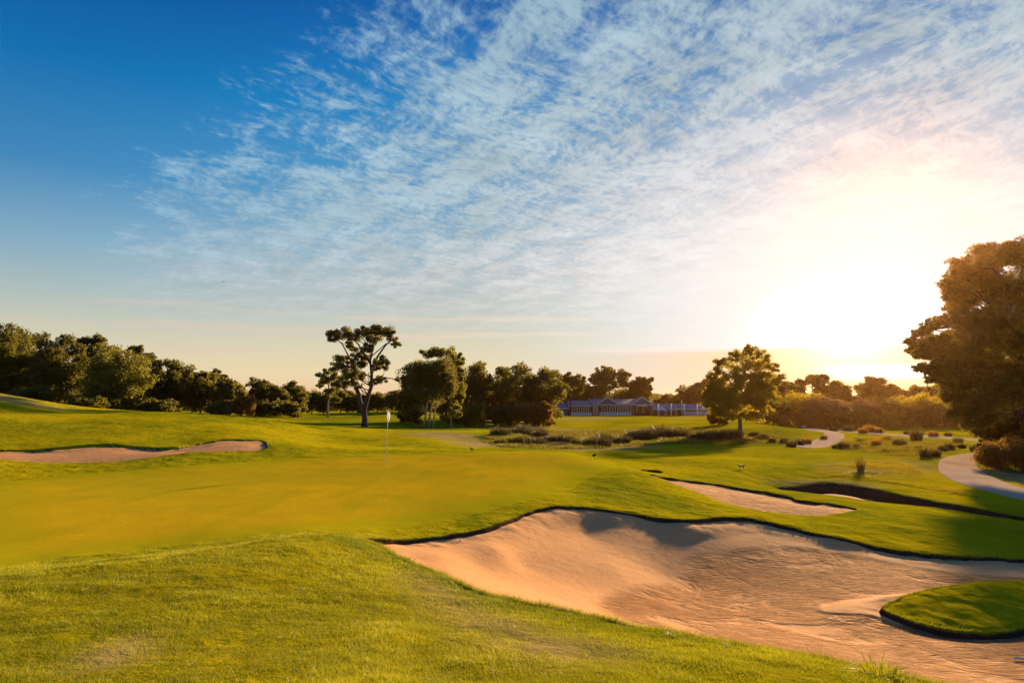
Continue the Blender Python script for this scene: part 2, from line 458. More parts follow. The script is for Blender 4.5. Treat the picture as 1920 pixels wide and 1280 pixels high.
def to_al(xy):
    az = np.arctan2(xy[:, 0], xy[:, 1])
    L = np.log(np.hypot(xy[:, 0], xy[:, 1]) + 1e-6)
    return np.stack([np.clip(az, -0.74, 0.86) * 1.6, np.clip(L, math.log(3.3), math.log(240))], 1), az


class Surf:
    def __init__(s, ctl, extra=None, lam=1e-4):
        p = pts3(ctl)
        if extra is not None:
            p = np.vstack([p, extra])
        s.X, _ = to_al(p[:, :2])
        s.X = s.X + rng.normal(0, 1e-6, s.X.shape)
        s.w = tps_fit(s.X, p[:, 2], lam)

    def __call__(s, xy):
        al, az = to_al(xy)
        z = tps_eval(s.X, s.w, al)
        return z


SG = Surf(G_CTL)
TAB = None


def catmull(P, k=6, closed=True):
    P = np.asarray(P, float)
    n = len(P)
    out = []
    for i in range(n if closed else n - 1):
        p0, p1, p2, p3 = P[(i - 1) % n], P[i], P[(i + 1) % n], P[(i + 2) % n]
        for j in range(k):
            t = j / k
            out.append(0.5 * ((2 * p1) + (-p0 + p2) * t + (2 * p0 - 5 * p1 + 4 * p2 - p3) * t * t + (-p0 + 3 * p1 - 3 * p2 + p3) * t ** 3))
    return np.array(out)


def inside_dist(poly, xy, margin=3.0):
    """signed distance, positive inside; -margin beyond the bounding box"""
    out = np.full(len(xy), -margin)
    lo_, hi_ = poly.min(0) - margin, poly.max(0) + margin
    idx = np.where((xy[:, 0] > lo_[0]) & (xy[:, 0] < hi_[0]) & (xy[:, 1] > lo_[1]) & (xy[:, 1] < hi_[1]))[0]
    A, B = poly, np.roll(poly, -1, 0)
    for i in range(0, len(idx), 8000):
        ii = idx[i:i + 8000]
        p = xy[ii][:, None]
        ab = (B - A)[None]
        ap = p - A[None]
        t = np.clip((ap * ab).sum(2) / ((ab * ab).sum(2) + 1e-12), 0, 1)
        d = np.sqrt((((ap - t[..., None] * ab)) ** 2).sum(2)).min(1)
        c = ((A[None, :, 1] > p[..., 1]) != (B[None, :, 1] > p[..., 1])) & \
            (p[..., 0] < (B - A)[None, :, 0] * (p[..., 1] - A[None, :, 1]) / ((B - A)[None, :, 1] + 1e-12) + A[None, :, 0])
        ins = (c.sum(1) % 2) == 1
        out[ii] = np.where(ins, d, -d)
    return np.maximum(out, -margin)


def polyxy(L, k=6):
    return catmull(pts3(L)[:, :2], k)


# value noise for relief
_perm = rng.random((256, 256))


def vnoise(x, y):
    xi, yi = np.floor(x).astype(int), np.floor(y).astype(int)
    fx, fy = x - xi, y - yi
    fx, fy = fx * fx * (3 - 2 * fx), fy * fy * (3 - 2 * fy)
    g = lambda a, b: _perm[a & 255, b & 255]
    return ((g(xi, yi) * (1 - fx) + g(xi + 1, yi) * fx) * (1 - fy) + (g(xi, yi + 1) * (1 - fx) + g(xi + 1, yi + 1) * fx) * fy) - 0.5


def fbm(x, y, f, o=3):
    z = 0
    a = 1.0
    for i in range(o):
        z = z + a * vnoise(x * f + 17.3 * i, y * f + 9.1 * i)
        f *= 2.1
        a *= 0.5
    return z


def smooth01(t):
    t = np.clip(t, 0, 1)
    return t * t * (3 - 2 * t)


# bunkers: outline, floor surface, lip height, width over which the face falls to the floor
def edge_extra(ctl, drop):
    p = pts3(ctl)
    p[:, 2] -= drop
    return p


BUNK = []
for nm, out_, floor_, lip, W in (("MAIN", MAIN, FLOOR_MAIN, 0.10, 0.9), ("SECOND", SECOND, FLOOR_SECOND, 0.10, 0.7),
                                 ("THIRD", THIRD, FLOOR_THIRD, 0.48, 0.5), ("LEFT", LEFTB, FLOOR_LEFT, 0.09, 0.9), ("FOURTH", FOURTH, None, 0.10, 0.5)):
    poly = polyxy(out_)
    if floor_:
        if nm == "MAIN":
            far = edge_extra(out_[:26], lip + 0.03)
            near = edge_extra(out_[30:], 0.32)
            S = Surf(floor_, np.vstack([far, near]))
        else:
            S = Surf(floor_, edge_extra(out_, lip + 0.05) if nm != 'THIRD' else edge_extra(out_, 0.75))
    else:
        S = None
    BUNK.append((nm, poly, S, lip, W))
ISLE_XY = polyxy(ISLE)


GREEN_XY = polyxy(GREEN, 3)


def ground_z(xy):
    """turf level without bunkers"""
    z = SG(xy)
    r = np.hypot(xy[:, 0], xy[:, 1])
    az = np.abs(np.arctan2(xy[:, 0], xy[:, 1]))
    k = smooth01((az - 0.95) / 0.5)
    z = z * (1 - k) + k * np.where(r < 30, 2.35 - 0.07 * r, 0.25)
    far = smooth01((r - 230) / 150)
    z = z * (1 - far) + far * (-0.6)
    near = smooth01((3.2 - r) / 2.6)
    z = z * (1 - near) + near * 2.36
    amp = np.clip(r / 60, 0.15, 1.0)
    lump = np.clip((70 - r) / 40, 0, 1) * (1 - 0.92 * smooth01(0.5 + inside_dist(GREEN_XY, xy) / 2.0))
    return z + (0.05 + 0.05 * smooth01((r - 24) / 15)) * amp * fbm(xy[:, 0], xy[:, 1], 0.35, 3) + 0.042 * lump * fbm(xy[:, 0] + 40, xy[:, 1], 1.7, 3)


def relief(xy, nm_sd):
    """level of the visible turf, of the sand, and the bunker distance (positive in sand)"""
    G = ground_z(xy)
    best = np.full(len(xy), -3.0)
    sand = G - 0.4
    lipv = np.full(len(xy), 0.1)
    rampw = np.full(len(xy), 0.2)
    which = np.zeros(len(xy), int)
    for k, (nm, poly, S, lip, W) in enumerate(BUNK):
        sdv = inside_dist(poly, xy)
        if nm == "MAIN":
            isl = inside_dist(ISLE_XY, xy)
            sdv = np.minimum(sdv, np.where(isl > -3, -isl, 3.0))
        sdv = sdv + 0.035 * fbm(xy[:, 0], xy[:, 1], 2.3, 3)
        m = sdv > best
        best = np.where(m, sdv, best)
        mi = np.where(m & (sdv > -2.9))[0]
        if len(mi) == 0:
            continue
        which[mi] = k
        d = sdv[mi]
        g = G[mi]
        lv = lip * (1 + 0.6 * fbm(xy[mi, 0], xy[mi, 1], 1.1, 4))
        s_ = S(xy[mi]) if S is not None else g - 0.35
        t = smooth01(d / W)
        zi = (g - lv) * (1 - t) + s_ * t
        zi = zi + 0.012 * fbm(xy[mi, 0], xy[mi, 1], 1.2, 4) * np.clip(d * 2, 0, 1)
        sand[mi] = np.where(d > 0, zi, g - lv + 1.5 * d)
        lipv[mi] = lv
        rampw[mi] = 0.2 if lip < 0.2 else 0.32
    ins = np.clip(best / rampw, 0, 1)
    turf = G * (1 - ins) + (sand - 0.3) * ins
    # turf rolls over slightly at the rim
    turf = turf - 0.02 * smooth01(1 + best / 0.15) * (best <= 0)
    return G, turf, sand, best


# ------------------------------------------------------------------ materials
def new_mat(name):
    m = bpy.data.materials.new(name)
    m.use_nodes = True
    m.node_tree.nodes.clear()
    N = NT(m.node_tree)
    out = N.node('ShaderNodeOutputMaterial')
    return m, N, out


def principled(N, out, col, rough=0.8, spec=0.2, bump=None, sheen=None, metal=0.0):
    b = N.node('ShaderNodeBsdfPrincipled')
    N.put(b.inputs['Base Color'], col)
    N.put(b.inputs['Roughness'], rough)
    N.put(b.inputs['Specular IOR Level'], spec)
    N.put(b.inputs['Metallic'], metal)
    if sheen:
        b.inputs['Sheen Weight'].default_value = sheen[0]
        b.inputs['Sheen Roughness'].default_value = sheen[1]
        N.put(b.inputs['Sheen Tint'], sheen[2])
    if bump is not None:
        h, st, di = bump
        bn = N.node('ShaderNodeBump')
        N.put(bn.inputs['Strength'], st)
        bn.inputs['Distance'].default_value = di
        N.l.new(h, bn.inputs['Height'])
        N.l.new(bn.outputs[0], b.inputs['Normal'])
    N.l.new(b.outputs[0], out.inputs[0])
    return b


def simple(name, col, rough=0.7, spec=0.3, noise=0.0, scale=4.0, metal=0.0):
    m, N, out = new_mat(name)
    c = col
    if noise:
        pos = N.node('ShaderNodeNewGeometry').outputs['Position']
        n = N.noise(pos, scale, 4)
        c = N.mix(n, tuple(x * (1 - noise) for x in col), tuple(min(1, x * (1 + noise)) for x in col))
    principled(N, out, c, rough, spec, metal=metal)
    return m


def turf_mat(name, green=False):
    m, N, out = new_mat(name)
    pos = N.node('ShaderNodeNewGeometry').outputs['Position']
    flat = N.vmath('MULTIPLY', pos, (1, 1, 0))
    n_big = N.noise(flat, 0.11, 4, 0.55)
    n_mid = N.noise(flat, 0.8, 5, 0.6)
    n_fine = N.noise(flat, 9.0, 5, 0.7)
    n_tiny = N.noise(flat, 60.0, 3, 0.7)
    if green:
        c = N.mix(N.maprange(n_big, 0.38, 0.62, 0, 1, True), (0.66, 0.42, 0.008), (0.46, 0.37, 0.010))
        c = N.mix(N.maprange(n_mid, 0.4, 0.75, 0, 0.5), c, (0.40, 0.30, 0.012))
        c = N.mix(N.maprange(n_fine, 0.3, 0.75, 0, 0.75), c, (0.34, 0.26, 0.012))
        fr = N.math('ADD', N.attr('edge'), N.math('MULTIPLY', N.math('SUBTRACT', n_mid, 0.5), 0.8))
        c = N.mix(N.maprange(fr, 0.0, 2.2, 0.0, 1.0, True), (0.36, 0.33, 0.006), c)
        c = N.mix(N.maprange(n_tiny, 0.45, 0.75, 0, 0.35), c, (0.26, 0.22, 0.010))
        c = N.mix(N.maprange(N.noise(N.vmath('MULTIPLY', flat, (1, 0.25, 1)), 1.4, 3, 0.5), 0.5, 0.65, 0, 0.35), c, (0.30, 0.29, 0.008))
        h = N.math('ADD', N.math('MULTIPLY', n_fine, 0.5), N.math('MULTIPLY', n_tiny, 0.35))
        principled(N, out, c, 0.95, 0.0, bump=(h, 0.25, 0.02))
        return m
    n_two = N.noise(flat, 2.6, 5, 0.65)
    c = N.mix(N.maprange(n_big, 0.36, 0.62, 0, 1, True), (0.44, 0.37, 0.005), (0.17, 0.215, 0.006))
    c = N.mix(N.maprange(n_mid, 0.35, 0.75, 0, 0.75), c, (0.52, 0.38, 0.008))
    c = N.mix(N.maprange(n_fine, 0.45, 0.8, 0, 0.6), c, (0.17, 0.21, 0.006))
    lush_shade = N.attr('lush_shade')
    c = N.mix(N.math('MULTIPLY', lush_shade, 0.85), c, (0.10, 0.16, 0.010))  # green of lush grass; also carries painted slope shade
    dry = N.math('MULTIPLY', N.attr('dry'), N.maprange(n_mid, 0.3, 0.6, 0.4, 1.0))
    c = N.mix(N.math('MULTIPLY', dry, 0.95), c, (0.42, 0.29, 0.15))
    # dark tussocky crumbs
    c = N.mix(N.math('MULTIPLY', N.maprange(n_tiny, 0.55, 0.75, 0, 0.6), N.attr('rough')), c, (0.03, 0.045, 0.005))
    c = N.mix(N.math('MULTIPLY', N.attr('rough'), 0.3), c, (0.05, 0.075, 0.005))  # shadow between the blades, painted into the ground colour
    soil = N.maprange(N.attr('rim'), -0.004, 0.02, 0.0, 1.0)
    c = N.mix(soil, c, N.mix(n_two, (0.025, 0.015, 0.010), (0.09, 0.055, 0.035)))
    h = N.math('ADD', N.math('ADD', N.math('MULTIPLY', n_mid, 1.5), N.math('MULTIPLY', n_two, 1.0)), N.math('ADD', N.math('MULTIPLY', n_fine, 0.45), N.math('MULTIPLY', n_tiny, 0.16)))
    principled(N, out, c, 0.95, 0.0, bump=(h, 0.8, 0.12))
    return m


def sand_mat():
    m, N, out = new_mat('sand_mat')
    pos = N.node('ShaderNodeNewGeometry').outputs['Position']
    n1 = N.noise(pos, 0.6, 4, 0.6)
    n2 = N.noise(pos, 5.0, 5, 0.65)
    n3 = N.noise(pos, 45.0, 4, 0.7)
    raked = N.attr('raked')
    mask_n = N.noise(pos, 0.75, 4, 0.6, 0.6)
    raked = N.math('MULTIPLY', raked, N.maprange(mask_n, 0.30, 0.52, 0.25, 1.0, True))
    # combed grooves that swirl: two sets whose direction wanders
    wob = N.noise(pos, 0.35, 2, 0.5)
    def comb_lines(ang, sc, seed):
        mp = N.node('ShaderNodeMapping')
        mp.vector_type = 'POINT'
        N.put(mp.inputs['Vector'], pos)
        mp.inputs['Rotation'].default_value = (0, 0, math.radians(ang))
        mp.inputs['Location'].default_value = (seed, 0, 0)
        wv = N.node('ShaderNodeTexWave', wave_type='BANDS')
        N.put(wv.inputs['Vector'], mp.outputs[0])
        wv.inputs['Scale'].default_value = sc
        wv.inputs['Distortion'].default_value = 14.0
        wv.inputs['Detail'].default_value = 2.0
        wv.inputs['Detail Scale'].default_value = 0.12
        return wv.outputs[1]
    def scratch(ang, kx, ky, sc):
        mp = N.node('ShaderNodeMapping')
        N.put(mp.inputs['Vector'], pos)
        mp.inputs['Rotation'].default_value = (0, 0, math.radians(ang))
        mp.inputs['Scale'].default_value = (kx, ky, 1)
        return N.noise(mp.outputs[0], sc, 4, 0.6, 0.4)
    l1 = comb_lines(25, 9.0, 0.0)
    l2 = comb_lines(-48, 10.0, 5.0)
    sel = N.maprange(N.noise(pos, 0.55, 2, 0.5, 1.2), 0.44, 0.56, 0, 1, True)
    sel2 = N.maprange(N.noise(N.vmath('ADD', pos, (7.3, 2.1, 0)), 0.8, 2, 0.5, 1.0), 0.44, 0.56, 0, 1, True)
    waves = N.math('ADD', N.math('MULTIPLY', l1, sel), N.math('MULTIPLY', l2, N.math('SUBTRACT', 1.0, sel)))
    wmask = N.maprange(N.noise(N.vmath('ADD', pos, (3.3, 8.1, 0)), 0.6, 2, 0.5), 0.52, 0.62, 0.0, 0.07, True)
    s1 = scratch(15, 1.0, 7.0, 3.0)
    s2 = scratch(-35, 1.0, 8.0, 3.4)
    s3 = scratch(62, 1.0, 6.0, 3.0)
    sA = N.math('ADD', N.math('MULTIPLY', s1, sel), N.math('MULTIPLY', s2, N.math('SUBTRACT', 1.0, sel)))
    sB = N.math('ADD', N.math('MULTIPLY', sA, sel2), N.math('MULTIPLY', s3, N.math('SUBTRACT', 1.0, sel2)))
    lines = N.math('ADD', N.math('MULTIPLY', waves, wmask), N.math('MULTIPLY', sB, 1.5))
    c = N.mix(n1, (0.62, 0.305, 0.118), (0.73, 0.39, 0.16))
    c = N.mix(N.maprange(n2, 0.55, 0.8, 0, 0.35), c, (0.42, 0.20, 0.08))
    damp = N.math('MULTIPLY', raked, N.maprange(N.math('ADD', N.math('MULTIPLY', n2, 0.3), N.math('ADD', N.math('MULTIPLY', n3, 0.25), N.math('MULTIPLY', sB, 0.45))), 0.45, 0.57, 0.0, 0.95))
    c = N.mix(damp, c, (0.21, 0.090, 0.030))
    patch_shade = N.maprange(N.noise(N.vmath('ADD', pos, (1.7, 5.1, 0)), 0.75, 8, 0.72, 0.8), 0.48, 0.56, 0.0, 1.0, True)
    patch_shade = N.math('MULTIPLY', N.math('MULTIPLY', patch_shade, N.attr('rough_shade')), N.maprange(N.math('ADD', N.math('MULTIPLY', sB, 0.6), N.math('MULTIPLY', n3, 0.4)), 0.38, 0.55, 0.25, 0.85))
    c = N.mix(patch_shade, c, (0.27, 0.115, 0.038))  # rough dark patches; in the second bunker this paints shade
    c = N.mix(N.math('MULTIPLY', raked, 0.42), c, (0.42, 0.195, 0.072))
    # footprints and pebbles
    spots = N.maprange(N.noise(pos, 14.0, 2, 0.4), 0.70, 0.76, 0.0, 0.7)
    c = N.mix(spots, c, (0.20, 0.11, 0.06))
    h = N.math('ADD', N.math('MULTIPLY', N.math('MULTIPLY', lines, raked), 1.0), N.math('ADD', N.math('MULTIPLY', n2, 0.7), N.math('MULTIPLY', n3, 0.22)))
    h = N.math('MULTIPLY', h, N.math('ADD', 0.35, raked))
    principled(N, out, c, 0.95, 0.05, bump=(h, 1.0, 0.055))
    return m


def path_mat():
    m, N, out = new_mat('gravel_path_mat')
    pos = N.node('ShaderNodeNewGeometry').outputs['Position']
    n1 = N.noise(pos, 0.5, 4, 0.6)
    n2 = N.noise(pos, 12.0, 5, 0.7)
    c = N.mix(n1, (0.52, 0.37, 0.24), (0.64, 0.50, 0.35))
    c = N.mix(N.maprange(n2, 0.5, 0.75, 0, 0.5), c, (0.16, 0.11, 0.075))
    principled(N, out, c, 0.95, 0.0, bump=(n2, 0.6, 0.05))
    return m


def leaf_mat(name, col, col2, trans=0.45, tcol=None):
    m, N, out = new_mat(name)
    pos = N.node('ShaderNodeNewGeometry').outputs['Position']
    sh = N.attr('tone')
    n = N.noise(pos, 0.7, 3, 0.6)
    f = N.math('ADD', N.math('MULTIPLY', sh, 0.7), N.math('MULTIPLY', n, 0.5))
    c = N.mix(N.maprange(f, 0.2, 0.95), col, col2)
    dif = N.node('ShaderNodeBsdfPrincipled')
    N.put(dif.inputs['Base Color'], c)
    dif.inputs['Roughness'].default_value = 0.6
    dif.inputs['Specular IOR Level'].default_value = 0.25
    tr = N.node('ShaderNodeBsdfTranslucent')
    t = N.mix(0.5, c, tcol or (min(1, col2[0] * 2.2), min(1, col2[1] * 1.9), col2[2]))
    N.l.new(t, tr.inputs[0])
    mx = N.node('ShaderNodeMixShader')
    mx.inputs[0].default_value = trans
    N.l.new(dif.outputs[0], mx.inputs[1])
    N.l.new(tr.outputs[0], mx.inputs[2])
    N.l.new(mx.outputs[0], out.inputs[0])
    return m


def bark_mat(name, c1, c2, scale=3.0):
    m, N, out = new_mat(name)
    pos = N.node('ShaderNodeNewGeometry').outputs['Position']
    st = N.vmath('MULTIPLY', pos, (1, 1, 0.3))
    n = N.noise(st, scale, 5, 0.65)
    principled(N, out, N.mix(N.maprange(n, 0.35, 0.65), c1, c2), 0.9, 0.1, bump=(n, 0.7, 0.08))
    return m


M = {}
M['turf'] = turf_mat('turf_mat')
M['green'] = turf_mat('putting_green_mat', True)
M['sand'] = sand_mat()
M['path'] = path_mat()
M['pine'] = leaf_mat('pine_leaf', (0.014, 0.027, 0.006), (0.082, 0.093, 0.013), 0.42, (0.50, 0.42, 0.04))
M['big'] = leaf_mat('great_tree_leaf', (0.009, 0.022, 0.004), (0.038, 0.055, 0.008), 0.42, (0.55, 0.40, 0.03))
M['gum'] = leaf_mat('gum_leaf', (0.030, 0.050, 0.010), (0.12, 0.14, 0.022), 0.42, (0.45, 0.32, 0.05))
M['gold'] = leaf_mat('gold_leaf', (0.035, 0.050, 0.008), (0.16, 0.165, 0.02), 0.48, (0.5, 0.44, 0.04))
M['olive'] = leaf_mat('olive_leaf', (0.05, 0.06, 0.006), (0.26, 0.22, 0.018), 0.55, (0.9, 0.68, 0.04))
M['wattle'] = leaf_mat('wattle_leaf', (0.10, 0.06, 0.035), (0.20, 0.13, 0.08), 0.35, (0.45, 0.26, 0.10))
M['russet'] = leaf_mat('russet_leaf', (0.07, 0.045, 0.012), (0.20, 0.12, 0.028), 0.45, (0.7, 0.36, 0.05))
M['reed'] = leaf_mat('reed_blade', (0.018, 0.020, 0.012), (0.07, 0.062, 0.030), 0.22, (0.35, 0.26, 0.08))
M['reedgreen'] = leaf_mat('green_reed_blade', (0.035, 0.050, 0.012), (0.12, 0.14, 0.03), 0.4, (0.45, 0.4, 0.06))
M['grass'] = leaf_mat('grass_blade', (0.05, 0.10, 0.004), (0.58, 0.54, 0.03), 0.35, (0.60, 0.56, 0.01))
M['marsh'] = leaf_mat('marsh_blade', (0.025, 0.055, 0.006), (0.17, 0.20, 0.018), 0.35, (0.5, 0.36, 0.02))
M['roughb'] = leaf_mat('rough_blade', (0.08, 0.10, 0.004), (0.45, 0.34, 0.02), 0.35, (0.6, 0.45, 0.02))
M['bark'] = bark_mat('dark_bark', (0.035, 0.022, 0.014), (0.10, 0.07, 0.045))
M['paleb'] = bark_mat('pale_bark', (0.20, 0.15, 0.11), (0.42, 0.34, 0.27), 2.0)
M['greyb'] = bark_mat('grey_bark', (0.05, 0.042, 0.040), (0.13, 0.11, 0.10), 2.0)

# ------------------------------------------------------------------ the ground grid (polar, denser where one looks)
az_in = np.linspace(-0.70, 0.74, 1010)
az_r = 0.74 + (2 * math.pi - 1.44) * (np.linspace(0, 1, 70)[1:-1])
AZ = np.concatenate([az_in, az_r])
R = [0.6, 0.9, 1.3, 1.8, 2.2, 2.5]
while R[-1] < 300:
    R.append(R[-1] * (1 + (0.0036 if R[-1] < 11 else (0.0024 if R[-1] < 38 else 0.0085))))
while R[-1] < 1600:
    R.append(R[-1] * 1.12)
R = np.array(R)
na, nr = len(AZ), len(R)
RR, AA = np.meshgrid(R, AZ, indexing='ij')
XY = np.stack([RR.ravel() * np.sin(AA.ravel()), RR.ravel() * np.cos(AA.ravel())], 1)
# coarse evaluation of the smooth surface is exact enough only when evaluated directly
G, TURF, SAND, BD = relief(XY, None)
ii, jj = np.meshgrid(np.arange(nr - 1), np.arange(na), indexing='ij')
j2 = (jj + 1) % na
QUADS = np.stack([ii * na + jj, ii * na + j2, (ii + 1) * na + j2, (ii + 1) * na + jj], -1).reshape(-1, 4)


def sub_mesh(name, mask_v, Z, attrs, any_=True):
    k = mask_v[QUADS]
    q = QUADS[k.any(1) if any_ else k.all(1)]
    used, invx = np.unique(q, return_inverse=True)
    V = np.column_stack([XY[used], Z[used]])
    return np_mesh(name, V, invx.reshape(-1, 4)[:, ::-1], 4, True, {a: b[used] for a, b in attrs.items()})


def region(L, soft, margin=6.0):
    d = inside_dist(polyxy(L, 3), XY, margin)
    return smooth01(0.5 + d / (2 * soft))


LUSH_SHADE = np.zeros(len(XY))
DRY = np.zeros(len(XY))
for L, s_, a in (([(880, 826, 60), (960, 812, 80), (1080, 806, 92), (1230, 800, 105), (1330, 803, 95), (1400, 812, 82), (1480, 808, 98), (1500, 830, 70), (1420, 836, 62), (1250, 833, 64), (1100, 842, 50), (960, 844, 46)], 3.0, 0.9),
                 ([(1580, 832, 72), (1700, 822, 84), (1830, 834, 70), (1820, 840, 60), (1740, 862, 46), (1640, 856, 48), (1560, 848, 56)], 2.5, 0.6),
                 ([(600, 1003, 11.0), (690, 1010, 11.4), (760, 1040, 9.9), (900, 1100, 8.0), (1100, 1148, 6.8), (1400, 1208, 5.8), (1400, 1230, 5.3), (1080, 1170, 6.1), (880, 1125, 7.1), (740, 1060, 8.9), (640, 1025, 10.0)], 0.25, 0.85),  # lusher near ridge; darker green also paints shade of its away-facing slope
                 ([(1075, 925, 21.0), (1110, 905, 22.6), (1150, 895, 23.6), (1210, 905, 22.8), (1290, 940, 20.2), (1330, 960, 18.6), (1240, 960, 17.8), (1150, 945, 18.4), (1090, 940, 19.2)], 0.9, 0.6),  # right shoulder of the green: greener surround plus slope shade put into colour
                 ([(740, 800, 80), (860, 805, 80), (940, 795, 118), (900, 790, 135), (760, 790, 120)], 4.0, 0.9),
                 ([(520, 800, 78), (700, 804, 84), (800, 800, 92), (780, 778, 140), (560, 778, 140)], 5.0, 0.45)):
    LUSH_SHADE = np.maximum(LUSH_SHADE, a * region(L, s_))
for L, s_, a in (([(770, 812, 62), (830, 808, 66), (900, 812, 64), (870, 820, 56), (790, 818, 57)], 2.0, 0.8),
                 ([(850, 826, 54), (920, 822, 57), (960, 832, 52), (880, 835, 48)], 1.5, 0.9),
                 ([(900, 800, 98), (1010, 797, 112), (1100, 803, 98), (1000, 804, 96), (920, 803, 96)], 3.0, 0.6),
                 ([(1070, 843, 48), (1180, 838, 54), (1240, 833, 60), (1180, 832, 61), (1090, 838, 53)], 1.2, 0.8),
                 ([(1050, 786, 165), (1140, 784, 175), (1150, 787, 158), (1060, 789, 150)], 3.0, 0.9),
                 ([(1255, 784, 172), (1300, 784, 172), (1300, 787, 160), (1260, 787, 160)], 3.0, 0.7),
                 ([(1560, 870, 42), (1700, 862, 45), (1760, 880, 39), (1600, 890, 36)], 2.0, 0.55),
                 ([(1580, 900, 34), (1450, 895, 34), (1500, 905, 33), (1640, 910, 32)], 1.2, 0.7),
                 ([(750, 1060, 8.4), (850, 1085, 7.6), (1000, 1170, 5.7), (1200, 1230, 4.9), (1000, 1240, 4.5), (880, 1170, 5.6)], 0.5, 0.98),
                 ([(130, 1230, 4.5), (250, 1180, 5.3), (290, 1200, 4.9), (260, 1230, 4.5), (170, 1260, 4.2)], 0.25, 0.9),
                 ([(-60, 745, 60), (60, 755, 60), (140, 768, 60), (60, 765, 57), (-60, 758, 56)], 2.0, 0.8),
                 ([(1840, 880, 41), (1960, 880, 41), (2000, 915, 32), (1900, 903, 35)], 1.0, 0.9)):
    DRY = np.maximum(DRY, a * region(L, s_))
CRUMB_SHADE = smooth01((13 - RR.ravel()) / 5)  # near turf: dark crumbs and painted shadow between blades
o = link_mesh("ground", sub_mesh("ground", BD < 0.35, TURF, {'lush_shade': LUSH_SHADE, 'dry': DRY, 'rough': CRUMB_SHADE, 'rim': BD}), M['turf'])
tag(o, kind='structure')

RAKED = region([(1120, 1142, 11.2), (1200, 1108, 12.9), (1270, 1085, 14.0), (1295, 1055, 15.2), (1370, 1035, 15.8), (1480, 1028, 16.4), (1620, 1045, 16.0), (1930, 1092, 14.6), (2200, 1120, 13), (2300, 1290, 8.4), (1900, 1310, 7), (1500, 1250, 7.5), (1250, 1185, 9.5)], 0.25)
SMO = region([(1535, 1130, 12.7), (1560, 1122, 12.9), (1620, 1112, 13.1), (1690, 1118, 13.0), (1700, 1160, 11.7), (1640, 1158, 11.9), (1570, 1150, 12.2), (1538, 1140, 12.4)], 0.1)
RAKED = RAKED * (1 - SMO)


def near_b(name):
    k = [b[0] for b in BUNK].index(name)
    return inside_dist(BUNK[k][1], XY) > -0.3


for nm, lb in (("MAIN", "large pale bunker with rippled sand in the foreground"), ("SECOND", None), ("THIRD", None), ("LEFT", None), ("FOURTH", None)):
    k = (BD > -0.25) & near_b(nm)
    o = link_mesh("bunker_sand", sub_mesh("bunker_sand", k, SAND, {'raked': RAKED if nm == "MAIN" else RAKED * 0 + (0.9 if nm == "SECOND" else 0.35), 'rough_shade': RAKED if nm == "MAIN" else RAKED * 0 + (1.0 if nm == "SECOND" else 0.0)}), M['sand'])  # SECOND: darker sand colour paints in the shading of its face
    tag(o, kind='structure')


def sheet(name, L, lift, mat, soft=0.6):
    d = inside_dist(polyxy(L), XY, 4.0)
    me = sub_mesh(name, (d > -1.2) & (BD < 0), G + lift - np.clip(-d, 0, 9) * soft, {'edge': d})
    return tag(link_mesh(name, me, mat), kind='structure')


sheet("putting_green", GREEN, 0.004, M['green'], 0.12)
sheet("gravel_path", PATH_NEAR, 0.03, M['path'], 0.6)
sheet("gravel_path", PATH_MID, 0.05, M['path'], 0.3)
sheet("gravel_path", PATH_FAR, 0.05, M['path'], 0.3)


def gz(x, y):
    a = np.array([[x, y]], float)
    return float(relief(a, None)[1][0])
#@@PART2@@


def gzs(x, y):
    return relief(np.column_stack([x, y]).astype(float), None)[1]


def on_ground(u, v, dmin=3.0, dmax=230.0):
    """first point of the terrain along the line of sight through (u, v)"""
    Ds = np.exp(np.linspace(math.log(dmin), math.log(dmax), 260))
    p = np.array([P3(u, v, D) for D in Ds])
    zz = gzs(p[:, 0], p[:, 1])
    k = np.where(p[:, 2] < zz)[0]
    i = k[0] if len(k) else len(Ds) - 1
    i = max(i, 1)
    a, b = p[i - 1, 2] - zz[i - 1], p[i, 2] - zz[i]
    t = a / (a - b) if a != b else 0
    q = p[i - 1] + (p[i] - p[i - 1]) * np.clip(t, 0, 1)
    q[2] = gzs([q[0]], [q[1]])[0]
    return q


# ------------------------------------------------------------------ foliage
def unit(n):
    v = rng.normal(size=(n, 3))
    return v / np.linalg.norm(v, axis=1, keepdims=True)


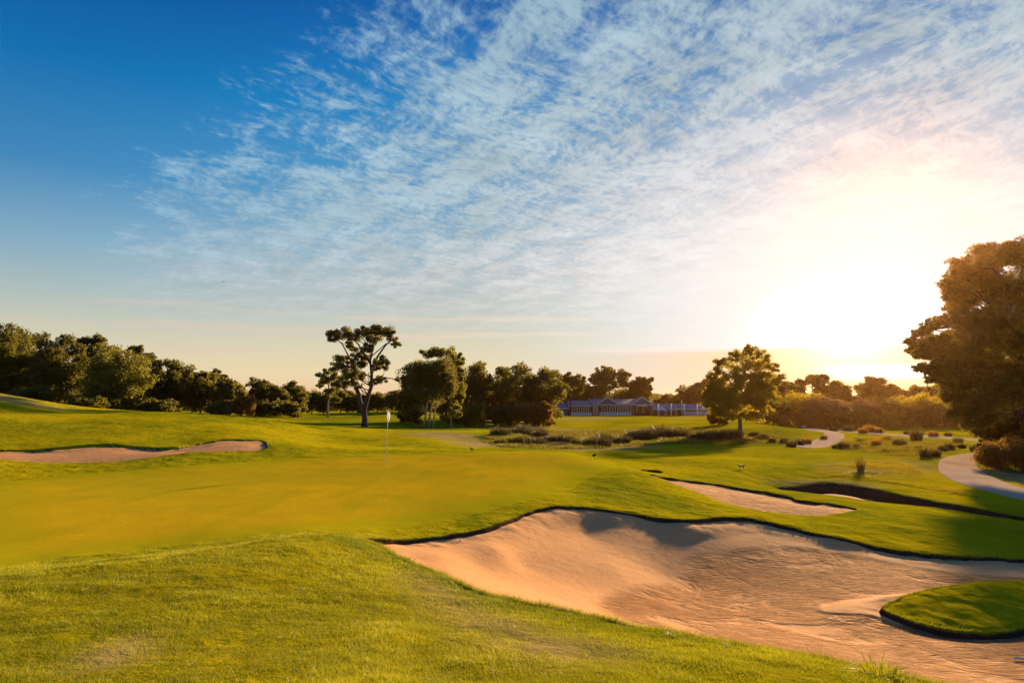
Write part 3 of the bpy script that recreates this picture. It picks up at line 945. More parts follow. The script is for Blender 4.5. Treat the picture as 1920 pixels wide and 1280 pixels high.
def leaf_cloud(blobs, n, size, elong=1.8, droop=0.0, sub=14, subr=0.40, core=0.25):
    """blobs: (center(3), radii(3)) -> diamond leaves on sub-clumps spread through each blob"""
    C = np.array([b[0] for b in blobs], float)
    Rd = np.array([b[1] for b in blobs], float)
    wt = (Rd[:, 0] * Rd[:, 2] + 0.02)
    wt = wt / wt.sum()
    P, T = [], []
    for c, r, w in zip(C, Rd, wt):
        m = max(20, int(n * w))
        ks = max(4, int(sub))
        d = unit(ks)
        d[:, 2] = d[:, 2] * 0.9 + 0.12
        sc = c + d * r * rng.uniform(0.45, 0.95, (ks, 1))
        st = rng.uniform(0, 1, ks)
        sr = r.mean() * subr * rng.uniform(0.6, 1.25, ks)
        kk = rng.integers(0, ks, m)
        off = unit(m) * (rng.random((m, 1)) ** 0.45)
        off[:, 2] *= 0.75
        p = sc[kk] + off * sr[kk][:, None]
        mc = int(m * core)
        p[:mc] = c + unit(mc) * r * (rng.random((mc, 1)) ** 0.5) * 0.8
        P.append(p)
        T.append(np.clip(st[kk] * 0.7 + rng.uniform(-0.15, 0.35, m), 0, 1))
    P = np.vstack(P)
    T = np.concatenate(T)
    m = len(P)
    L = unit(m)
    if droop:
        L[:, 2] -= droop
        L /= np.linalg.norm(L, axis=1, keepdims=True)
    Wd = np.cross(L, unit(m))
    Wd /= (np.linalg.norm(Wd, axis=1, keepdims=True) + 1e-9)
    s = size * rng.uniform(0.6, 1.35, (m, 1))
    V = np.empty((m, 4, 3))
    V[:, 0] = P - L * s * 0.5
    V[:, 1] = P + Wd * s * 0.5 / elong
    V[:, 2] = P + L * s * 0.5
    V[:, 3] = P - Wd * s * 0.5 / elong
    return V.reshape(-1, 3), np.arange(m * 4).reshape(-1, 4), np.repeat(T, 4)


def crown_mesh(name, blobs, n, size, mat, parent, **kw):
    V, Fq, T = leaf_cloud(blobs, n, size, **kw)
    return link_mesh(name, np_mesh(name, V, Fq, 4, False, {'tone': T}), mat, parent)


def trunk_mesh(blobs, r0, H, mat, parent, path=None, nb=None, fork=0.45, n=7, extra=None):
    mb = MB()
    path = path or [(0, 0, -0.4), (0.02 * H, 0, H * 0.25), (-0.01 * H, 0, H * 0.5), (0.01 * H, 0, H * 0.78)]
    path = [np.array(p, float) for p in path]
    rad = [r0 * (1.15 if i == 0 else 1.0) * (1 - 0.75 * i / (len(path) - 1)) for i in range(len(path))]
    mb.tube(path, rad, n)
    for q in (extra or []):
        mb.tube([np.array(p) for p in q[0]], q[1], n)
    bl = list(blobs)
    if nb and len(bl) > nb:
        bl = [bl[i] for i in rng.choice(len(bl), nb, replace=False)]
    for c, r in bl:
        c = np.array(c, float)
        cand = [path[i] * (1 - t) + path[i + 1] * t for i in range(len(path) - 1) for t in (0.3, 0.7, 1.0)]
        cand = [p for p in cand if p[2] > H * 0.22 and p[2] < c[2] + 0.1 * H] or [path[len(path) // 2]]
        a = min(cand, key=lambda p: np.linalg.norm(c - p) + 0.6 * abs(c[2] - p[2] - 0.15 * H))
        mid = a * 0.45 + c * 0.55 + rng.normal(0, 0.04 * H, 3) + np.array([0, 0, 0.03 * H])
        rr = min(r0 * 0.20, 0.07) * rng.uniform(0.8, 1.2)
        mb.tube([a, mid, c], [rr, rr * 0.7, rr * 0.3], 5)
        for _ in range(3):
            e = c + unit(1)[0] * np.array(r) * 0.6
            mb.tube([mid * 0.4 + c * 0.6, (c + e) / 2 + rng.normal(0, 0.008 * H, 3), e], [rr * 0.45, rr * 0.3, rr * 0.12], 4)
    return mb.build("trunk", mat, parent, smooth=True)


def auto_blobs(W, H, z0, k, flat=1.0, seed=0):
    z0 = z0 - 0.06 * H if z0 < 0.12 * H else z0
    """crown that fills a rounded envelope from z0 to H, with uneven lobes"""
    g = np.random.default_rng(seed)
    out = []
    cz, hz = (H + z0) / 2, (H - z0) / 2
    out.append(((0, 0, cz * 0.96), (W * 0.36, W * 0.36, hz * 0.80)))
    for i in range(k):
        t = (i + 0.5) / k
        ph = i * 2.399963 + g.uniform(-0.4, 0.4)
        zz = -0.85 + 1.7 * t
        rad = math.sqrt(max(0.0, 1 - zz * zz)) ** flat if zz > 0 else (1 - abs(zz) ** 4) ** 0.5
        br = W * g.uniform(0.17, 0.27)
        bz = min(br * g.uniform(0.7, 1.0), hz * 0.6)
        x = math.cos(ph) * rad * (W / 2 - br * 0.75)
        y = math.sin(ph) * rad * (W / 2 - br * 0.75)
        z = cz + zz * (hz - bz * 0.6) + g.uniform(-0.05, 0.05) * H
        z = min(z, H - bz)
        out.append(((x, y, z), (br, br, bz)))
    # the highest lobe touches the surveyed top
    br = W * 0.2
    out.append(((g.uniform(-0.1, 0.1) * W, 0, H - br * 0.75), (br, br, br * 0.75)))
    return out


def auto_tree(u, vtop, wpx, D, mat, label, cat="tree", name="tree", group=None, open_=False, low=0.08, n=None, k=12, size=None, droop=0.0, bark='bark', r0=None, seed=None):
    b = P3(u, 700, D)
    x, y = b[0], b[1]
    z = gz(x, y)
    H = P3(u, vtop, D)[2] - z
    W = wpx * D / F
    seed = int(abs(u) * 7 + vtop) if seed is None else seed
    blobs = auto_blobs(W, H, H * low, k, 0.8, seed)
    if open_:
        blobs = [(c, tuple(q * 0.82 for q in r)) for c, r in blobs[1:]]
    t = empty(name, (x, y, z - 0.02), label, cat, group)
    px = wpx * abs(vtop - 785) * 0.28
    n = n or int(min(30000, max(8000, px * 8.0)))
    size = size or 0.0030 * D
    trunk_mesh(blobs[1:], r0 or max(0.12, H * 0.022), H, M[bark], t, nb=6 if not open_ else 12)
    crown_mesh("crown", blobs, n, size, M[mat], t, droop=droop, sub=12 if not open_ else 9, subr=0.46 if not open_ else 0.42, core=0.35 if not open_ else 0.08, elong=1.5)
    return t


GL = "trees along the left side of the course"
LEFT = [
    (-165, 604, 140, 112, 'pine', "tall dark pine beyond the left hill, leftmost of the wood"),
    (-72, 612, 120, 108, 'pine', "dark bushy pine at the left end of the wood"),
    (32, 606, 118, 120, 'pine', "tallest dark pine with a rounded top at the left edge"),
    (4, 630, 104, 106, 'pine', "dark green pine in front of the tallest one at the left edge"),
    (112, 625, 96, 106, 'pine', "broad dark pine with a domed crown, right of the tallest left pine"),
    (182, 626, 84, 118, 'pine', "flat topped tree standing behind the golden weeping gum"),
    (262, 645, 58, 120, 'pine', "small bright topped tree rising behind the golden weeping gum"),
    (316, 670, 80, 108, 'pine', "upright dark pine just right of the golden weeping gum"),
    (378, 691, 76, 112, 'pine', "round dark pine, third from the right end of the left wood"),
    (408, 690, 44, 126, 'gum', "thin crowned gum behind the two last pines of the left wood"),
    (434, 709, 58, 110, 'pine', "lower olive tree closing the right end of the left wood"),
    (494, 708, 62, 132, 'pine', "round dark pine left of the gap before the forked gum"),
    (524, 722, 40, 128, 'gum', "small ragged tree between two round pines behind the fairway"),
    (551, 713, 52, 136, 'pine', "round pine right of the small ragged tree behind the fairway"),
    (586, 730, 62, 152, 'pine', "dark spreading tree left of the small pale trunked tree"),
    (640, 727, 58, 156, 'pine', "dark tree right behind the small pale trunked tree"),
    (672, 738, 50, 158, 'pine', "low dark tree directly behind the trunk of the forked gum"),
    (708, 735, 56, 158, 'pine', "dark tree just right of the forked gum in the far row"),
    (748, 730, 56, 154, 'pine', "dark tree in the far row beside the domed tree"),
    (790, 735, 60, 150, 'pine', "dark tree hidden behind the domed tree"),
]
for u, vt, w, D, mt, lb in LEFT:
    auto_tree(u, vt, w * 1.08, D, mt, lb, group=GL, name="pine_tree" if mt == 'pine' else "gum_tree", low=0.05, size=0.0028 * D, k=13)
auto_tree(222, 650, 132, 100, 'gold', "broad weeping gum glowing golden in the left wood", name="gum_tree", droop=1.2, n=26000, k=18, low=0.02, size=0.28)
for u, vt, w, D, mt, lb in [(455, 738, 52, 104, 'russet', "russet shrub at the right foot of the left wood"),
                            (412, 752, 50, 101, 'pine', "low round green shrub below the last pines of the left wood"),
                            (170, 742, 70, 92, 'pine', "dark scrub at the foot of the domed left pine"),
                            (300, 748, 70, 97, 'pine', "dark scrub below the upright left pine"),
                            (505, 748, 66, 124, 'pine', "low dark shrub below the round pine by the fairway gap"),
                            (545, 752, 50, 122, 'pine', "low dark shrub left of the far green slope"),
                            (60, 722, 80, 92, 'pine', "dark scrub behind the crest of the left hill")]:
    auto_tree(u, vt, w, D, mt, lb, cat="shrub", name="shrub", group="shrubs under the woods", low=0.0, n=5000, k=9, r0=0.1)

GM = "trees left of the clubhouse"
for u, vt, w, D, mt, lb, op in [
    (892, 676, 64, 124, 'pine', "tall dark pine right behind the domed tree", False),
    (934, 684, 58, 130, 'pine', "dark pine between two taller ones left of the clubhouse", False),
    (970, 680, 74, 122, 'pine', "flat topped dark pine with the broadest crown left of the clubhouse", False),
    (1018, 687, 72, 120, 'pine', "big dark pine standing just left of the clubhouse", False),
    (1068, 697, 60, 200, 'gum', "airy gum behind the left wing of the clubhouse", True),
    (1052, 708, 48, 228, 'pine', "dark rounded pine over the clubhouse's low left wing", False),
    (1090, 716, 50, 236, 'pine', "dark pine between the two airy gums behind the clubhouse", False),
    (1110, 720, 56, 232, 'pine', "low dark tree behind the middle roof of the clubhouse", False),
    (1143, 683, 78, 240, 'gum', "tall airy gum above the clubhouse gable", True),
    (1202, 704, 48, 242, 'gum', "smaller airy gum right of the tall one above the clubhouse", True),
    (1166, 724, 92, 250, 'pine', "wide dark tree low behind the clubhouse roofs", False),
    (1238, 746, 46, 262, 'pine', "small far tree beyond the right wing of the clubhouse", False),
    (1268, 738, 50, 260, 'pine', "rounded far tree over the right wing of the clubhouse", False),
    (1300, 716, 46, 240, 'pine', "dark tree between the clubhouse wing and the sunlit gum", False),
    (1326, 706, 44, 242, 'gum', "tree directly behind the left side of the sunlit gum", False)]:
    auto_tree(u, vt, w * (1.05 if op else 1.28), D, mt, lb, group=GM, open_=op, name="pine_tree" if mt == 'pine' else "gum_tree", n=14000 if not op else 10000, size=0.0028 * D if not op else 0.0026 * D, low=0.08 if not op else 0.42, k=12 if not op else 16)
for u, vt, w, D, mt, lb in [(985, 752, 66, 112, 'russet', "russet bush under the flat topped pine"),
                            (1018, 752, 40, 111, 'russet', "russet bush beside the clubhouse's left wing"),
                            (942, 757, 44, 113, 'pine', "dark green bush between the yellow bush and the russet one"),
                            (1022, 758, 40, 116, 'gum', "olive bush nearest the clubhouse's left wing"),
                            (915, 764, 60, 128, 'pine', "low dark bush in the shade between the yellow bush and the pines"),
                            (968, 764, 64, 129, 'pine', "low dark bush in the shade under the flat topped pine's left side"),
                            (1010, 762, 60, 128, 'pine', "low dark bush in the shade between the two russet bushes"),
                            (892, 754, 46, 100, 'gold', "rounded yellow bush at the foot of the row of pines"),
                            (770, 756, 50, 104, 'pine', "dark bush left of the domed tree's pale stems"),
                            (862, 762, 56, 104, 'gum', "olive bush right of the domed tree's pale stems")]:
    auto_tree(u, vt, w, D, mt, lb, cat="bush", name="bush", group="bushes left of the clubhouse", low=0.0, n=5000, k=9, r0=0.08)

GR = "trees along the right bank"
for u, vt, w, D, mt, lb, op in [
    (1450, 700, 50, 132, 'pine', "dark pine right behind the sunlit gum", False),
    (1484, 712, 50, 134, 'pine', "drooping dark pine second behind the sunlit gum", False),
    (1522, 697, 60, 142, 'gum', "airy gum above the brown bushes on the right bank", True),
    (1570, 710, 58, 140, 'gum', "rounded gum right of the airy one on the right bank", False),
    (1634, 702, 56, 142, 'gum', "tallest tree in the sun's glow on the right bank", False),
    (1676, 718, 54, 142, 'gum', "flat crowned tree in the glow, right of the tallest one", False),
    (1722, 722, 62, 138, 'pine', "low tree in the glow beside the great backlit tree", False),
    (1770, 712, 60, 138, 'pine', "tree half hidden by the great backlit tree's left boughs", False),
    (1836, 690, 100, 136, 'pine', "tree standing far behind the great backlit tree's trunk", False),
    (1930, 684, 110, 134, 'pine', "tree far behind the great backlit tree at the right edge", False),
    (2030, 690, 110, 134, 'pine', "tree beyond the right edge of the view", False)]:
    auto_tree(u, vt, w * 1.25, D, mt, lb, group=GR, open_=op, name="pine_tree" if mt == 'pine' else "gum_tree", n=13000, size=0.0028 * D, low=0.1 if not op else 0.4, k=12)
for u, vt, w, D, mt, lb in [(1492, 732, 86, 122, 'olive', "tall brown green bush between the sunlit gum and the silvery wattle"),
                            (1446, 750, 60, 116, 'pine', "brown green bush at the right foot of the sunlit gum"),
                            (1548, 741, 76, 118, 'wattle', "silvery mauve wattle bush behind the bend of the path"),
                            (1604, 746, 66, 119, 'wattle', "mauve brown wattle bush right of the silvery one"),
                            (1656, 741, 72, 124, 'pine', "dark bush at the glowing end of the hedge"),
                            (1712, 734, 74, 124, 'olive', "brown bush in the middle of the far hedge"),
                            (1770, 740, 74, 124, 'pine', "dark bush at the hedge's right end"),
                            (1830, 730, 80, 122, 'pine', "dark bush in the hedge behind the great tree"),
                            (1900, 730, 90, 122, 'pine', "dark bush in the hedge at the right edge"),
                            (1345, 768, 30, 96, 'russet', "small russet bush left of the sunlit gum's trunk"),
                            (1640, 768, 80, 119, 'olive', "low brown bush at the edge of the far lawn, below the tallest glowing tree"),
                            (1700, 766, 80, 120, 'pine', "low dark bush at the edge of the far lawn, right of the other low one"),
                            (1765, 766, 80, 120, 'gum', "low brown bush at the far lawn's right end"),
                            (1590, 765, 70, 114, 'gum', "low dark bush in front of the wattles"),
                            (1520, 770, 60, 115, 'russet', "low dark bush just behind the white box")]:
    auto_tree(u, vt, w * 1.3, D, mt, lb, cat="bush", name="bush", group="bushes along the right bank", low=0.0, n=11000, k=11, r0=0.1, size=0.26)


def key_tree(name, label, ub, vb, D, blobpx, mat, n, size, bark, r0, path=None, extra=None, depth=0.9, ground=True, group=None, yoff=None, n_tr=8, grow=1.2, **kw):
    base = P3(ub, vb, D)
    z = gz(base[0], base[1]) if ground else base[2]
    base[2] = z
    s = D / F
    blobs = []
    g = np.random.default_rng(int(ub))
    umid = np.mean([b[0] for b in blobpx])
    half = (max(b[0] + b[2] for b in blobpx) - min(b[0] - b[2] for b in blobpx)) / 2
    for i, b in enumerate(blobpx):
        p = P3(b[0], b[1], D)
        w = math.sqrt(max(0.05, 1 - ((b[0] - umid) / half) ** 2)) * half * s * 0.8
        dy = (g.uniform(-1, 1) * w) if yoff is None else yoff[i]
        # keep its line from the tree's axis: scale with depth so that the crown stays in one piece
        k = (D + dy) / D
        blobs.append((((p[0] * k) - base[0], dy, (p[2] - EYE[2]) * k + EYE[2] - z), (b[2] * s * grow, b[2] * s * depth * grow, b[3] * s * grow)))
    H = max(c[2] + r[2] for c, r in blobs)
    t = empty(name, tuple(base - np.array([0, 0, 0.02])), label, "tree", group)
    pp = None
    loc = lambda q: (P3(q[0], q[1], D) - base) + np.array([0, q[2] if len(q) > 2 else 0, 0])
    if path:
        pp = [loc(q) for q in path]
    ex = [([loc(q) for q in e[0]], [x * s for x in e[1]]) for e in (extra or [])]
    trunk_mesh(blobs, r0, H, M[bark], t, path=pp, extra=ex, n=n_tr)
    crown_mesh("crown", blobs, n, size, M[mat], t, **kw)
    return t


key_tree("gum_tree", "tall forked gum with open crown and grey trunk beyond the flag", 683, 803, 90,
         [(640, 626, 22, 9), (622, 632, 11, 12), (662, 630, 18, 9), (690, 622, 20, 10), (714, 620, 22, 9), (733, 630, 12, 9), (743, 644, 7, 9), (700, 636, 14, 9), (655, 648, 9, 9), (668, 660, 13, 10), (690, 652, 12, 9),
          (640, 680, 15, 13), (628, 690, 9, 9), (655, 700, 15, 11), (670, 682, 14, 10), (668, 705, 10, 9), (685, 672, 11, 9), (712, 678, 12, 9), (722, 686, 7, 10), (706, 690, 7, 7), (715, 712, 9, 6), (745, 711, 5, 4),
          (640, 716, 18, 10), (700, 718, 9, 6), (660, 722, 16, 8), (680, 705, 10, 8)],
         'gum', 42000, 0.21, 'greyb', 0.42, path=[(683, 806), (684, 785), (683, 768), (688, 748), (696, 725), (697, 700), (694, 676), (700, 650)],
         extra=[([(683, 772), (675, 755), (672, 738), (665, 718), (655, 700), (645, 684)], [6, 5, 4, 3.4, 2.6, 1.6]),
                ([(696, 690), (708, 668), (722, 648), (735, 636)], [2.4, 2.0, 1.4, 0.9]), ([(694, 680), (682, 662), (672, 645), (660, 634)], [2.4, 2.0, 1.4, 0.9]),
                ([(670, 700), (655, 670), (642, 645), (630, 634)], [1.8, 1.4, 1.1, 0.7]), ([(700, 712), (720, 708), (735, 709), (746, 712)], [1.6, 1.2, 0.8, 0.5])],
         droop=1.3, sub=11, subr=0.46, core=0.08, elong=2.2, grow=1.25)
key_tree("gum_tree", "small young gum with a pale thin trunk left of the forked gum", 615, 780, 118,
         [(615, 697, 12, 6), (603, 705, 9, 7), (628, 704, 10, 7), (615, 714, 16, 8), (632, 722, 8, 8), (600, 722, 7, 5), (622, 738, 12, 12), (632, 748, 8, 8)],
         'gold', 5000, 0.34, 'paleb', 0.2, path=[(615, 782), (615, 760), (617, 735), (615, 712), (616, 700)], droop=0.8, sub=8, core=0.05)
key_tree("tree", "dense domed tree on slender pale stems left of the pines", 797, 800, 86,
         [(808, 690, 30, 14), (785, 703, 24, 16), (832, 700, 22, 16), (808, 712, 36, 20), (772, 725, 20, 18), (765, 745, 16, 16), (800, 735, 30, 16), (840, 725, 18, 16), (760, 765, 12, 14), (785, 752, 18, 12)],
         'gum', 42000, 0.22, 'paleb', 0.14, path=[(794, 803), (798, 780), (801, 755), (803, 730), (806, 705)],
         extra=[([(804, 803), (806, 775), (812, 745), (820, 715)], [2.2, 1.8, 1.5, 0.8]), ([(798, 775), (790, 750), (782, 728)], [1.4, 1.2, 0.8]), ([(812, 803), (815, 770), (826, 740)], [1.6, 1.3, 0.8])],
         sub=14, subr=0.45, core=0.35, grow=1.4)
key_tree("gum_tree", "golden green gum with hanging foliage behind the domed tree", 845, 800, 93,
         [(802, 664, 12, 9), (820, 660, 14, 8), (842, 663, 16, 9), (858, 675, 12, 12), (835, 685, 22, 14), (858, 700, 16, 18), (848, 722, 20, 20), (862, 735, 10, 18), (845, 752, 18, 18), (832, 772, 14, 14), (855, 772, 10, 12)],
         'gold', 30000, 0.24, 'paleb', 0.16, path=[(846, 803), (845, 775), (846, 745), (842, 715), (835, 685)], droop=1.4, elong=2.2, sub=12, core=0.15, grow=1.35)
key_tree("gum_tree", "leafy sunlit gum standing alone with a straight pale trunk", 1387, 812, 80,
         [(1410, 662, 17, 12), (1432, 670, 12, 12), (1380, 668, 17, 11), (1358, 680, 16, 10), (1345, 695, 15, 12), (1400, 686, 30, 18), (1446, 690, 13, 12), (1461, 705, 10, 7), (1430, 708, 24, 16), (1380, 705, 26, 16), (1338, 714, 13, 11),
          (1330, 734, 12, 14), (1352, 738, 24, 18), (1395, 740, 32, 20), (1435, 738, 18, 18), (1424, 762, 16, 12), (1366, 764, 22, 13), (1402, 772, 24, 10), (1350, 772, 12, 10), (1328, 756, 13, 12), (1345, 768, 16, 11), (1370, 778, 22, 10), (1412, 780, 24, 9), (1434, 768, 16, 12), (1452, 740, 12, 12), (1442, 722, 16, 14), (1340, 742, 16, 14), (1372, 724, 24, 18), (1412, 722, 24, 18), (1360, 750, 26, 18), (1420, 748, 22, 18), (1345, 728, 20, 16)],
         'olive', 70000, 0.20, 'paleb', 0.30, path=[(1387, 815), (1388, 795), (1386, 775), (1388, 745), (1392, 712), (1402, 680)], sub=12, subr=0.38, core=0.14, droop=0.5, grow=1.22)
key_tree("pine_tree", "great backlit tree filling the right edge beside the gravel path", 1915, 850, 46,
         [(1868, 478, 46, 28), (1925, 474, 55, 30), (1985, 500, 70, 46), (1806, 502, 26, 20), (1790, 525, 20, 16), (1835, 510, 36, 28), (1850, 545, 55, 42), (1930, 550, 70, 55), (2005, 580, 80, 66), (1796, 575, 26, 20), (1815, 600, 34, 26),
          (1748, 608, 18, 10), (1728, 622, 20, 10), (1712, 640, 16, 9), (1745, 640, 26, 12), (1730, 664, 22, 11), (1775, 650, 32, 22), (1860, 630, 62, 50), (1950, 650, 80, 66), (2035, 680, 80, 66), (1758, 692, 28, 13), (1745, 712, 14, 7),
          (1800, 700, 38, 26), (1795, 745, 30, 18), (1880, 720, 66, 50), (1965, 750, 80, 60), (1825, 775, 36, 26), (1890, 795, 60, 34), (1980, 815, 70, 36), (1850, 805, 34, 22), (1778, 722, 20, 10), (1752, 650, 30, 20), (1722, 655, 22, 12), (1768, 662, 36, 28), (1790, 545, 26, 22), (1785, 710, 36, 26), (1790, 640, 34, 26), (1730, 690, 20, 9), (1820, 670, 50, 40), (1775, 600, 22, 12), (1810, 555, 34, 30)],
         'big', 230000, 0.19, 'bark', 0.5, path=[(1915, 855), (1912, 780), (1918, 700), (1905, 620), (1910, 540)],
         extra=[([(1910, 760), (1850, 715), (1790, 680), (1740, 650)], [7, 4, 2.0, 0.8]), ([(1912, 700), (1850, 650), (1790, 625), (1735, 615)], [6, 3.4, 1.8, 0.8]), ([(1905, 640), (1860, 570), (1810, 520)], [8, 5, 2]), ([(1912, 720), (1980, 650), (2020, 580)], [9, 6, 2])],
         sub=30, subr=0.31, core=0.20, elong=1.8, grow=1.15)

# ------------------------------------------------------------------ rushes and tussocks
def blades(n, h, spread, lean, w=0.02, curve=0.35):
    """a tuft of tapering blades, each a bent strip of two segments"""
    a = rng.uniform(0, 2 * math.pi, n)
    rr = spread * np.sqrt(rng.random(n))
    base = np.stack([np.cos(a) * rr, np.sin(a) * rr, np.full(n, -0.03)], 1)
    hh = h * rng.uniform(0.6, 1.0, n) * (1 - 0.35 * (rr / (spread + 1e-6)) ** 2)
    le = lean * (0.25 + rr / (spread + 1e-6)) * rng.uniform(0.5, 1.2, n)
    a2 = a + rng.normal(0, 0.6, n)
    dr = np.stack([np.cos(a2), np.sin(a2), np.zeros(n)], 1)
    sd_ = np.stack([-np.sin(a2 + 0.7), np.cos(a2 + 0.7), np.zeros(n)], 1)
    up = np.array([0, 0, 1.0])
    m = base + dr * (le * hh * 0.4)[:, None] + up * (hh * 0.6)[:, None]
    tip = base + dr * (le * hh * (1 + curve))[:, None] + up * (hh * (1 - 0.25 * le))[:, None]
    ww = w * rng.uniform(0.6, 1.2, (n, 1))
    V = np.stack([base - sd_ * ww, base + sd_ * ww, m + sd_ * ww * 0.8, m - sd_ * ww * 0.8, tip], 1)
    k = np.arange(n)[:, None] * 5
    q = np.hstack([k, k + 1, k + 2, k + 3])
    t = np.hstack([k + 3, k + 2, k + 4, k + 4])
    # strip: second segment as a quad with a doubled tip corner slightly apart
    V2 = np.concatenate([V, (tip + sd_ * ww * 0.1)[:, None]], 1)
    k = np.arange(n)[:, None] * 6
    Fq = np.vstack([np.hstack([k, k + 1, k + 2, k + 3]), np.hstack([k + 3, k + 2, k + 5, k + 4])])
    return V2.reshape(-1, 3), Fq, np.repeat(rng.random(n), 6)


def tussock(p, h, spread, mat, label, cat, name, group=None, n=240, lean=0.8, w=None):
    D = max(4.0, p[1])
    w = w or max(0.006, 0.00035 * D)
    V, Fq, T = blades(n, h, spread, lean, w)
    o = link_mesh(name, np_mesh(name, V, Fq, 4, False, {'tone': T}), M[mat], None, tuple(p))
    o.rotation_euler = (0, 0, rng.uniform(0, 6.28))
    return tag(o, label, cat, group)


BAND = [(938, 817, 17), (958, 815, 12), (970, 815, 15), (984, 814, 19), (1002, 816, 17), (1012, 820, 15), (938, 832, 11), (954, 828, 10), (980, 830, 16), (1003, 835, 17), (1020, 830, 12), (1032, 830, 14), (1048, 838, 11), (1048, 831, 16), (1063, 831, 15),
        (1075, 833, 9), (1095, 832, 9), (1107, 834, 16), (1123, 836, 20), (1130, 829, 17), (1145, 829, 9), (1168, 830, 14), (1182, 824, 13), (1192, 822, 16), (1203, 823, 20), (1214, 822, 19), (1226, 821, 18), (1239, 819, 22), (1254, 820, 12), (1272, 819, 17),
        (1286, 819, 8), (1300, 822, 9), (1320, 823, 15), (1332, 823, 13), (1346, 822, 16), (1359, 823, 14), (1372, 821, 17), (1414, 817, 8), (1430, 822, 9)]
sizes = lambda h: "low" if h < 11 else ("tall" if h > 16 else "middling")
marks = [(960, "near the left tip of the reed bed"), (1000, "in the left clump of the reed bed"), (1035, "right of the left clump of the reed bed"), (1080, "in the reed bed left of its dip"),
         (1135, "beside the dip of the reed bed"), (1200, "in the reed bed below the clubhouse porch"), (1245, "in the thick clump below the flagpoles"), (1305, "in the thin stretch below the right wing"),
         (1352, "left of the sunlit gum's trunk"), (1400, "close to the sunlit gum's trunk"), (1500, "right of the sunlit gum's trunk")]
seen_l = {}
used_l = set()


def unique(lb):
    k = lb
    alts = ["back most", "front", "left hand", "right hand", "round", "ragged", "leaning", "spreading"]
    i = 0
    while k in used_l and i < len(alts):
        k = alts[i] + " " + lb
        i += 1
    used_l.add(k)
    return k


for i, (u, v, h) in enumerate(BAND):
    p = on_ground(u, v)
    hm = h * p[1] / F * 1.4
    mk = next(m for b, m in marks if u < b)
    tone = "green" if i in (6, 7, 8, 17) else "brown"
    tussock(p, hm, hm * rng.uniform(0.6, 0.95), 'reedgreen' if tone == "green" else 'reed', unique(f"{sizes(h)} {tone} reed tussock {mk}"), "reeds", "reed_tussock", "reed tussocks in the band across the fairway", n=420, lean=0.5)

RP = [(1582, 841, 15, 'reed', "dark tussock right beside the outer bend of the curving path"), (1606, 841, 9, 'reed', "low tussock right of the one at the path's bend"), (1643, 839, 18, 'russet', "broad upright rust coloured tussock in the rough"),
      (1663, 827, 12, 'russet', "rust tussock just below the thin far path"), (1687, 836, 15, 'reed', "narrow dark tussock right of the broad rust one"), (1718, 826, 22, 'reed', "tall narrow bush crossing the thin far path"),
      (1632, 810, 14, 'russet', "wide pinkish tussock beyond the thin far path"), (1618, 812, 11, 'russet', "pinkish tussock at the left of the widest one"), (1648, 811, 10, 'russet', "pinkish tussock at the right of the widest one"), (1590, 808, 12, 'reed', "bushy tussock at the start of the thin far path"),
      (1563, 808, 9, 'reed', "low tussock above the top of the curving path"), (1735, 857, 19, 'reed', "dark upright tussock at the near rim of the rough"), (1753, 855, 14, 'reed', "leaning tussock beside the dark upright one"),
      (1768, 845, 11, 'reed', "tussock left of the near gravel path"), (1781, 842, 12, 'reed', "dark tussock nearest the top of the near gravel path"), (1796, 830, 12, 'reedgreen', "rounded green tussock above the near gravel path"),
      (1804, 840, 9, 'reed', "low tussock touching the near gravel path's head"), (1750, 818, 11, 'russet', "rusty tussock beyond the thin path's middle"), (1778, 818, 8, 'reed', "low tussock beyond the thin path's right end"),
      (1700, 814, 7, 'reed', "tiny tussock between the fairway and the thin path"), (1500, 834, 12, 'reed', "tussock inside the elbow of the curving path"), (1484, 837, 12, 'reed', "tussock left of the elbow of the curving path"),
      (1470, 830, 10, 'reed', "low tussock halfway between the gum and the path"), (1513, 831, 11, 'russet', "glowing tussock at the inner edge of the curving path"), (1448, 829, 9, 'reed', "tussock on the bank below the sunlit gum"),
      (1612, 829, 9, 'reedgreen', "low green tussock in the middle of the rough"), (1545, 823, 8, 'reedgreen', "low green tussock on the islet inside the path's curve"), (1566, 840, 8, 'reedgreen', "small green tuft at the foot of the curving path"),
      (1700, 842, 7, 'reedgreen', "short green clump in the bright part of the rough"), (1722, 842, 8, 'reedgreen', "pale green clump in the bright part of the rough"), (1660, 846, 7, 'reedgreen', "short green clump under the broad rust tussock"),
      (1830, 846, 13, 'reed', "dark tussock at the head of the near gravel path, right side")]
for u, v, h, mt, lb in RP:
    p = on_ground(u, v)
    hm = h * p[1] / F * 1.35
    tussock(p, hm, hm * (0.5 if h < 17 else 0.3), mt if mt != 'russet' else 'russet', lb, "tussock", "grass_tussock", "tussocks in the rough on the right", n=280, lean=0.4)
p = on_ground(1614, 884)
tussock(p, 1.15, 0.17, 'reed', "lone spiky rush tuft on the open grass right of the birds", "rush", "rush_tuft", n=150, lean=0.32, w=0.008)
for u, v, h, lb in [(1606, 887, 0.18, "low green skirt of grass left of the lone rush tuft"), (1632, 886, 0.16, "low dark grass right of the lone rush tuft")]:
    tussock(on_ground(u, v), h, 0.35, 'reedgreen', lb, "tussock", "grass_tussock", n=200, lean=1.2, w=0.012)
